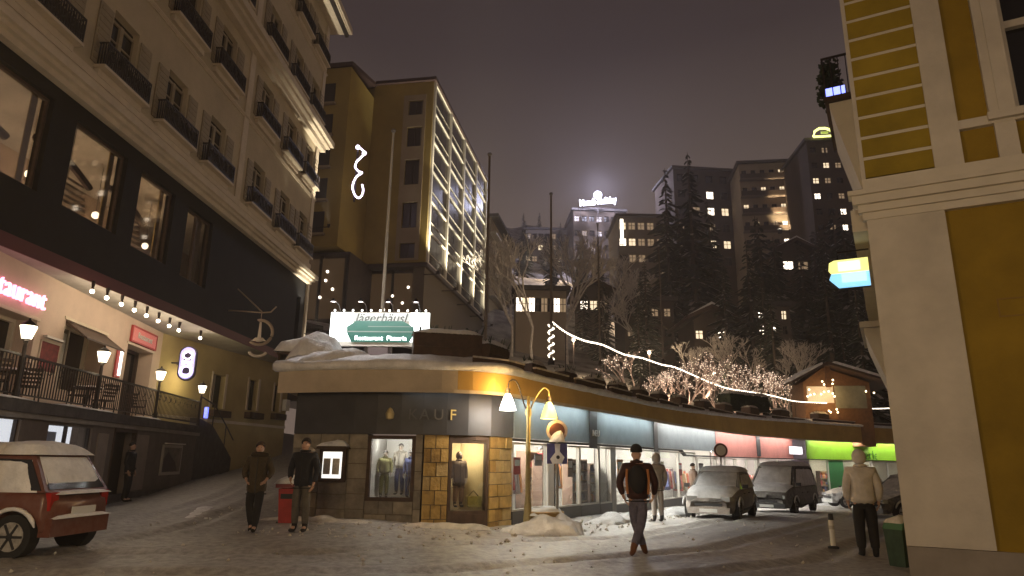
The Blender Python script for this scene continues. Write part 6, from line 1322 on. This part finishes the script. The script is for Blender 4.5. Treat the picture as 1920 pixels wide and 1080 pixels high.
b4 = hill_building('hill_hotel', 'wide dim brown hill hotel carrying the white glowing roof sign', 1075, 1172, 396, 560, 150, 3, HOUSE_C, 7, 6, lambda r, c: (2 if rnd() < .1 else 1) if rnd() < .3 else 0)
hill_building('hill_hotel', 'dim misty hotel on the hill behind the frosted tree', 985, 1078, 432, 560, 165, 0, HOUSE_A, 8, 6, lambda r, c: (2 if rnd() < .1 else 1) if rnd() < .3 else 0)
hill_building('pale_house', 'low pale house with a row of bright windows above the snow slope', 968, 1062, 545, 592, 78, 2, HOUSE_B, 8, 1, lambda r, c: {0: 3, 1: 2, 2: 3, 3: 0, 4: 1, 5: 0, 6: 3, 7: 1}[c], wsz=(.7, 1.7), depth=7)
hill_building('pale_house', 'small house with three bright windows right of the low pale house', 1086, 1140, 548, 592, 84, 0, HOUSE_A, 3, 1, lambda r, c: [3, 2, 1][c], wsz=(.9, 1.2), depth=6, roof='gable')
hill_building('chalet', 'dark chalet with two lit windows above the lit bushes', 1300, 1362, 600, 650, 72, 0, HOUSE_C, 3, 1, lambda r, c: [2, 0, 3][c], wsz=(.8, .9), depth=7, roof='gable')
hill_building('chalet', 'dark house with a bright stairwell among the conifers', 1415, 1480, 575, 660, 76, 0, HOUSE_A, 3, 3, lambda r, c: {(2, 0): 3, (1, 0): 3, (0, 0): 2, (1, 1): 3, (2, 2): 2}.get((r, c), 0), wsz=(.6, 1.0), depth=7)
hill_building('chalet', 'small dark house with one lit window in the middle of the conifers', 1462, 1518, 470, 520, 100, 0, HOUSE_C, 2, 1, lambda r, c: [3, 1][c], wsz=(1.6, 1.3), depth=7, roof='gable')
hill_building('hill_hotel', 'tall dark hill building with scattered lights under the yellow arch sign', 1512, 1640, 268, 470, 105, -4, HOUSE_C, 6, 7, lambda r, c: {(5, 1): 2, (5, 3): 2, (4, 0): 2, (3, 0): 3, (2, 2): 3, (6, 1): 1, (1, 2): 3}.get((r, c), 1 if rnd() < .32 else 0), wsz=(1.0, 1.0))
hill_building('hill_hotel', 'dark slope house with a few dim windows under the big hill hotel', 1170, 1262, 565, 640, 82, 0, HOUSE_C, 4, 2, lambda r, c: 1 if rnd() < .4 else 0, wsz=(.8, 1.0), depth=8)
# yellow arch sign + white roof sign
ya = thing('arch_sign', 'yellow glowing arch shaped sign on top of the tall dark hill building', 'neon sign', tuple(at(1545, 250, 104)), radians(4))
MB().tube([(-1.9, 0, -.7), (-1.6, 0, .3), (-.8, 0, .85), (.3, 0, .95), (1.2, 0, .7), (1.6, 0, .0), (1.6, 0, -.35)], .22, 6).build('arch', E_NEONY, ya); MB().tube([(-1.9, 0, -.75), (1.7, 0, -.35)], .18, 6).build('bar', E_NEONY, ya); MB().tube([(-.5, 0, .1), (.7, 0, .2)], .2, 6).build('inner_bar', emis('neon_green', (.35, .5, .02), .8), ya); MB().box(-.1, .1, .2, .4, -4, -.4).build('mast', IRON, ya)
so = at(1121, 378, 145); ws = thing('roof_sign', 'white glowing lettering with a round emblem on top of the hill hotel', 'sign', tuple(so), 0)
tx = text_mesh('Mondi-Holiday', 2.1, .12, E_BLUEW, 'lettering', ws, (0, 0, 0), (pi / 2, radians(-7), 0), offset=.05, sx=.68); MB().tube([(0, -.1, 1.6), (0, .1, 1.6)], .95, 12).build('emblem', E_BLUEW, ws)
MB().box(-4.6, 4.6, .3, .5, -1.6, -1.4).build('frame', IRON, ws)
for x in (-4, 0, 4): MB().box(x - .1, x + .1, .3, .5, -4, -1.4).build('post', IRON, ws)
point(ws, (0, -2.5, 1.8), 20000, (.72, .72, 1.0), .5)
# hut with lights at right
hp = at(1510, 765, 46); hut = thing('wooden_hut', 'wooden market hut with snowy gable roof hung with warm lights', 'hut', (hp.x, hp.y, 0), radians(-6)); hzb = hp.z
W_ = 4.3; MB().box(0, W_, 0, 3, hzb - 2.5, hzb + 1.75).build('walls', BROWNWOOD, hut); MB().box(2.0, 4.0, -.05, -.001, hzb, hzb + 1.5).build('grey_panel', mat('grey_green_panel', (.25, .24, .18), .8, 2, .3), hut)
MB().prism([(-1.0, hzb + 1.55), (1.4, hzb + 2.85), (5.9, hzb + 1.45), (5.9, hzb + 1.6), (1.4, hzb + 3.02), (-1.0, hzb + 1.7)], -1.0, 3.6).build('roof', DARKWOOD, hut); MB().prism([(0, hzb + 1.75), (W_, hzb + 1.75), (1.4, hzb + 2.75)], .01, 2.9).build('gable', BROWNWOOD, hut)
MB().prism([(-1.05, hzb + 1.71), (1.05, hzb + 2.83), (1.05, hzb + 2.98), (-1.05, hzb + 1.84)], -1.05, 3.6).prism([(1.9, hzb + 2.88), (5.9, hzb + 1.61), (5.9, hzb + 1.75), (1.9, hzb + 3.04)], -1.05, 3.6).build('roof_snow', SNOW, hut)
MB().box(.2, 1.9, -.04, -.001, hzb + .35, hzb + 1.45).build('hatch', emis('hut_amber', (1, .5, .15), .22), hut); MB().box(1.2, 1.5, -1.0, -.8, hzb + 1.3, hzb + 2.7).build('beam', BROWNWOOD, hut)
mb = MB()
for (x, z) in ((1.15, 1.75), (1.25, 1.55), (1.85, 1.85), (1.8, 1.6), (.25, 1.2), (1.0, .9), (1.2, 1.05), (1.5, 1.08), (1.75, .95), (1.85, .75), (.1, .75), (.3, .85), (.55, .9), (1.4, -.2), (1.5, -.3), (1.9, -.1), (1.95, -.3), (3.9, 1.1), (4.4, 1.0)): mb.ball((x, -.35, hzb + z), .06, 6, 5)
mb.build('light_bulbs', emis('hut_bulb', (1, .78, .45), 7), hut, kind='stuff'); point(hut, (1.3, -1.2, hzb + .6), 90, (1, .62, .25), .15)
for k, (px, pyb, Y, hgt, pw_, lab) in enumerate(((1070, 652, 27, .55, 60, 'low path lamp on the snow slope left of the lit bushes'), (1140, 712, 30, .5, 90, 'low path lamp on the snow slope behind the roof planters'), (985, 640, 32, .8, 120, 'added fill lamp on the slope right of the glass hotel'), (1215, 600, 58, 3.5, 700, 'slope lamp left of the dark chalet'), (1335, 628, 66, 3.5, 900, 'slope lamp beside the dark chalet'), (1075, 600, 62, 3.5, 900, 'added fill lamp below the low pale house'), (1440, 640, 62, 3.5, 700, 'slope lamp before the house with the stairwell'), (1170, 470, 108, 4, 2600, 'added fill lamp under the brown hill hotel'), (1300, 520, 105, 4, 3000, 'added fill lamp under the broad hill hotel'), (1490, 505, 95, 4, 2200, 'added fill lamp near the small house among conifers'), (1040, 500, 140, 4, 4200, 'added fill lamp under the dim misty hotel'), (1560, 410, 92, 4, 2000, 'added fill lamp under the tall dark building'))):  # lamps labelled added are unseen, put in to brighten the dark hillside
    p = at(px, pyb, Y); z = hz(p.x, p.y); t = thing('hill_fill_lamp', lab, 'street lamp', (p.x, p.y, z), 0, 'lamps on the hillside'); MB().tube([(0, 0, -.2), (0, 0, hgt)], .03 + hgt * .008, 6).build('post', IRON, t); MB().ball((0, 0, hgt + .08), .09 + .02 * hgt, 8, 6).build('globe', E_LAMP, t, True); MB().lathe([(.16 + .03 * hgt, hgt + .18 + .02 * hgt), (.02, hgt + .30 + .02 * hgt)], n=8).build('cap', IRON, t); point(t, (0, -.3, hgt + .05), pw_, (1, .76, .48), .15)

# ================================================================== TREES
def conifer_mesh(H, seed, tiers=34):
    random.seed(seed); a = MB(); b = MB()
    for k in range(tiers):
        f = k / tiers; z = H * (.06 + .92 * f); R = H * .19 * (1 - f) ** .85 * random.uniform(.75, 1.15) + .12
        for j in range(max(5, int(12 * (1 - f * .5)))):
            th = random.uniform(0, 2 * pi); r = R * random.uniform(.65, 1.15); dr = r * random.uniform(.18, .42); w = r * random.uniform(.16, .26); c, s = cos(th), sin(th)
            P = lambda q, sd, dz: (c * r * q - s * sd, s * r * q + c * sd, z - dr * q * q + dz)
            vs = [P(.05, 0, 0), P(.45, w * .7, -.04), P(.45, 0, .06), P(.45, -w * .7, -.04), P(.8, w * .6, -.10), P(.8, 0, .0), P(.8, -w * .6, -.10), P(1.0, 0, -.04)]
            a.add(vs, [(0, 1, 2), (0, 2, 3), (1, 4, 5, 2), (2, 5, 6, 3), (4, 7, 5), (5, 7, 6)])
            if random.random() < .42:
                u = [P(.4, w * .35, .07), P(.4, -w * .35, .07), P(.85, -w * .30, .03), P(.85, w * .30, .03)]; b.add(u, [(0, 1, 2, 3)])
    return a.mesh('crown', CONIFER), b.mesh('snow', mat('tree_snow', (.5, .47, .44), .9)), MB().tube([(0, 0, -2), (0, 0, H * .5), (0, 0, H * .97)], [H * .016, H * .010, .02], 6).mesh('trunk', BARK)
CM = [conifer_mesh(14, 1), conifer_mesh(18, 2, 40), conifer_mesh(11, 3, 28)]
def conifer(k, x, y, sc, lab, grp='conifers on the hillside', zoff=0):
    t = thing('conifer', lab, 'conifer', (x, y, hz(x, y) + zoff), random.uniform(0, 6), grp); t.scale = (sc, sc, sc * random.uniform(.9, 1.12)); link('trunk', CM[k][2], t); link('crown', CM[k][0], t, kind='stuff'); link('snow', CM[k][1], t, kind='stuff')
random.seed(33)
def tree_px(k, px, py_top, Y, lab, grp='conifers on the hillside'):
    top = at(px, py_top, Y); zb = hz(top.x, top.y); H0 = [14, 18, 11][k]; sc = max(.35, (top.z - zb) / H0); conifer(k, top.x, top.y, sc, lab, grp)
for args in ((1, 1246, 318, 96, 'tall conifer rising at the left end of the broad hill hotel'), (1, 1325, 352, 98, 'conifer standing before the middle of the broad hill hotel'), (1, 1290, 312, 88, 'tallest dark conifer standing left in the front group on the hillside'), (0, 1352, 470, 70, 'dark conifer in front of the broad hill hotel'), (1, 1398, 450, 72, 'dark conifer right of the broad hill hotel'), (1, 1250, 420, 84, 'dark conifer at the left edge of the front group'), (1, 1540, 470, 66, 'dark conifer left of the projecting yellow and blue sign'), (0, 1600, 520, 60, 'dark conifer close to the yellow house behind the sign'), (1, 1495, 430, 90, 'dark conifer below the floodlit hill hotel'), (0, 1440, 520, 66, 'dark conifer above the middle of the lit bushes'), (2, 1195, 560, 62, 'dark conifer above the left lit bushes'), (1, 1575, 600, 52, 'dark conifer directly behind the wooden hut')):
    tree_px(*args)
random.seed(91)
for q in range(26):
    px = random.uniform(1170, 1620); tree_px(random.randrange(3), px, random.uniform(400, 560) - (px - 1170) * .12, random.uniform(78, 104), 'dark snow-dusted conifer among the hotels further up the hillside')
GL = 'dark snow-dusted conifer among the hotels further up the hillside'
n = 0
while n < 80:
    th = radians(random.uniform(3, 30)); r = random.uniform(66, 190); x, y = r * sin(th), r * cos(th)
    if random.random() < .35: th = radians(random.uniform(-6, 8)); r = random.uniform(120, 200); x, y = r * sin(th), r * cos(th)
    conifer(random.randrange(3), x, y, random.uniform(.55, 1.0), GL); n += 1
def bare_tree(seed, H, spread, depth, seg, m, lightm=None, nl=0, thick=.02, dec=.64):
    random.seed(seed); mb = MB(); pts = []
    def grow(p, d, L, r, k):
        q = p + d * L; mid = p + d * L * .5 + Vector((random.uniform(-1, 1), random.uniform(-1, 1), 0)) * L * .06
        mb.tube([p, mid, q], [r, r * .85, r * .68], 4 if k > 1 else 6, caps=False)
        for i in range(3): pts.append((p.lerp(q, i / 3), r))
        if k >= depth: return
        for _ in range(random.choice(seg)):
            nd = (d + Vector((random.uniform(-1, 1), random.uniform(-1, 1), random.uniform(-.25, .75))) * spread).normalized(); grow(q, nd, L * random.uniform(.6, .85), r * dec, k + 1)
    grow(Vector((0, 0, -.3)), Vector((0, 0, 1)), H * .28, H * thick, 0)
    cm = mb.mesh('branches', m); lm = None
    if nl:
        l = MB()
        for _ in range(nl): p, r = random.choice(pts); p = p + Vector((random.uniform(-1, 1), random.uniform(-1, 1), random.uniform(-1, 1))) * .06; l.octa(p, .021)
        lm = l.mesh('fairy_lights', lightm)
    return cm, lm
LT = [bare_tree(s, 3.4, .7, 5, (2, 3), mat('wrapped_bark', (.55, .42, .36), .9), E_FAIRY, 120) for s in (3, 4, 5)]
random.seed(8)
LB = [(1190, 745, 34, 1.25), (1222, 750, 37, .95), (1255, 752, 36, 1.1), (1288, 758, 38, 1.3), (1318, 762, 38, 1.5), (1348, 765, 40, 1.3), (1378, 765, 42, 1.5), (1402, 768, 41, 1.0), (1428, 772, 43, 1.5), (1452, 775, 44, 1.4), (1476, 778, 45, 1.4), (1340, 740, 48, 1.5), (1290, 735, 48, 1.4), (1410, 750, 50, 1.6), (1245, 730, 46, 1.3)]
LBL = ['leftmost lit bare tree wound with warm fairy lights', 'small lit bare tree second from the left', 'lit bare tree under the sagging garland, left of centre', 'lit bare tree in front of the big dark planter', 'brightest lit bare tree at the crossing of the garland', 'lit bare tree just right of the brightest one', 'tall lit bare tree in the middle of the lit row', 'low lit bare tree over the end of the dark hedge', 'tall lit bare tree right of the hedge', 'lit bare tree near the dark house with the stairwell', 'lit bare tree next to the roof of the wooden hut', 'lit bare tree in the back row behind the centre', 'lit bare tree in the back row left of the dark chalet', 'lit bare tree in the back row towards the hut', 'faint lit bare tree at the left of the back row']
for k, ((px, py, Y, sc), lab) in enumerate(zip(LB, LBL)):
    p = at(px, py, Y); z = hz(p.x, p.y); t = thing('lit_tree', lab, 'tree', (p.x, p.y, z), random.uniform(0, 6), 'bare trees wound with fairy lights'); t.scale = (sc, sc, sc)
    link('branches', LT[k % 3][0], t); l = link('fairy_lights', LT[k % 3][1], t, kind='stuff')
    if k % 2 == 0: point(t, (0, -.3, 1.0), 60, (1, .74, .52), .3)
FT = bare_tree(12, 15, .66, 7, (2, 3), TWIG, thick=.013, dec=.78)[0]
FT2 = bare_tree(14, 13, .72, 7, (2, 3), TWIG, thick=.013, dec=.78)[0]
for k, (px, pyt, Y, lab) in enumerate(((1000, 425, 70, 'big frosted bare tree left of the rope-wound flagpole'), (1062, 440, 76, 'frosted bare tree right of the rope-wound flagpole'), (1130, 470, 80, 'frosted bare tree below the white roof sign'), (962, 470, 74, 'frosted bare tree next to the cream apartment building'), (1205, 520, 78, 'frosted bare tree left of the conifer group'), (1470, 640, 56, 'frosted bare tree behind the right end of the lit bushes'), (1280, 635, 60, 'frosted bare tree behind the left lit bushes'), (1385, 630, 58, 'frosted bare tree behind the middle of the lit bushes'))):
    top = at(px, pyt, Y); z = hz(top.x, top.y); sc = max(.3, (top.z - z) / 13.5); t = thing('frosted_tree', lab, 'tree', (top.x, top.y, z), k * 1.3, 'frosted bare trees on the hill'); t.scale = (sc, sc, sc); link('branches', FT if k % 2 else FT2, t)
# clipped dark hedge
hp = at(1395, 752, 40); hd = thing('hedge', 'clipped dark hedge block with snow on top among the lit bushes', 'hedge', (hp.x, hp.y, hp.z), radians(35)); mb = MB(); random.seed(4)
for i in range(1600): q = Vector((random.uniform(-1.9, 1.9), random.uniform(-.5, .5), random.uniform(-.5, .35))); d = Vector((random.uniform(-1, 1), random.uniform(-1, 1), random.uniform(-1, 1))).normalized() * .12; e_ = d.cross(Vector((.3, .7, .2))).normalized() * .06; mb.add([q, q + d * .5 + e_, q + d, q + d * .5 - e_], [(0, 1, 2, 3)])
mb.box(-1.8, 1.8, -.42, .42, -.6, .28); mb.build('foliage', CONIFER, hd); MB().snow(0, 0, .3, 3.9, 1.1, .2, n=10, p=5).build('snow_cover', DIRTYSNOW, hd, True)

# ================================================================== HAZE
hm = bpy.data.materials.new('haze'); hm.use_nodes = True; nt = hm.node_tree; nt.nodes.clear(); o = nt.nodes.new('ShaderNodeOutputMaterial'); v = nt.nodes.new('ShaderNodeVolumePrincipled')
v.inputs['Color'].default_value = (.86, .80, .80, 1); v.inputs['Density'].default_value = 0.0017; v.inputs['Anisotropy'].default_value = 0.35; nt.links.new(v.outputs[0], o.inputs['Volume'])
hb = MB().box(-130, 190, -40, 340, -8, 135).build('haze', hm); hb['kind'] = 'stuff'
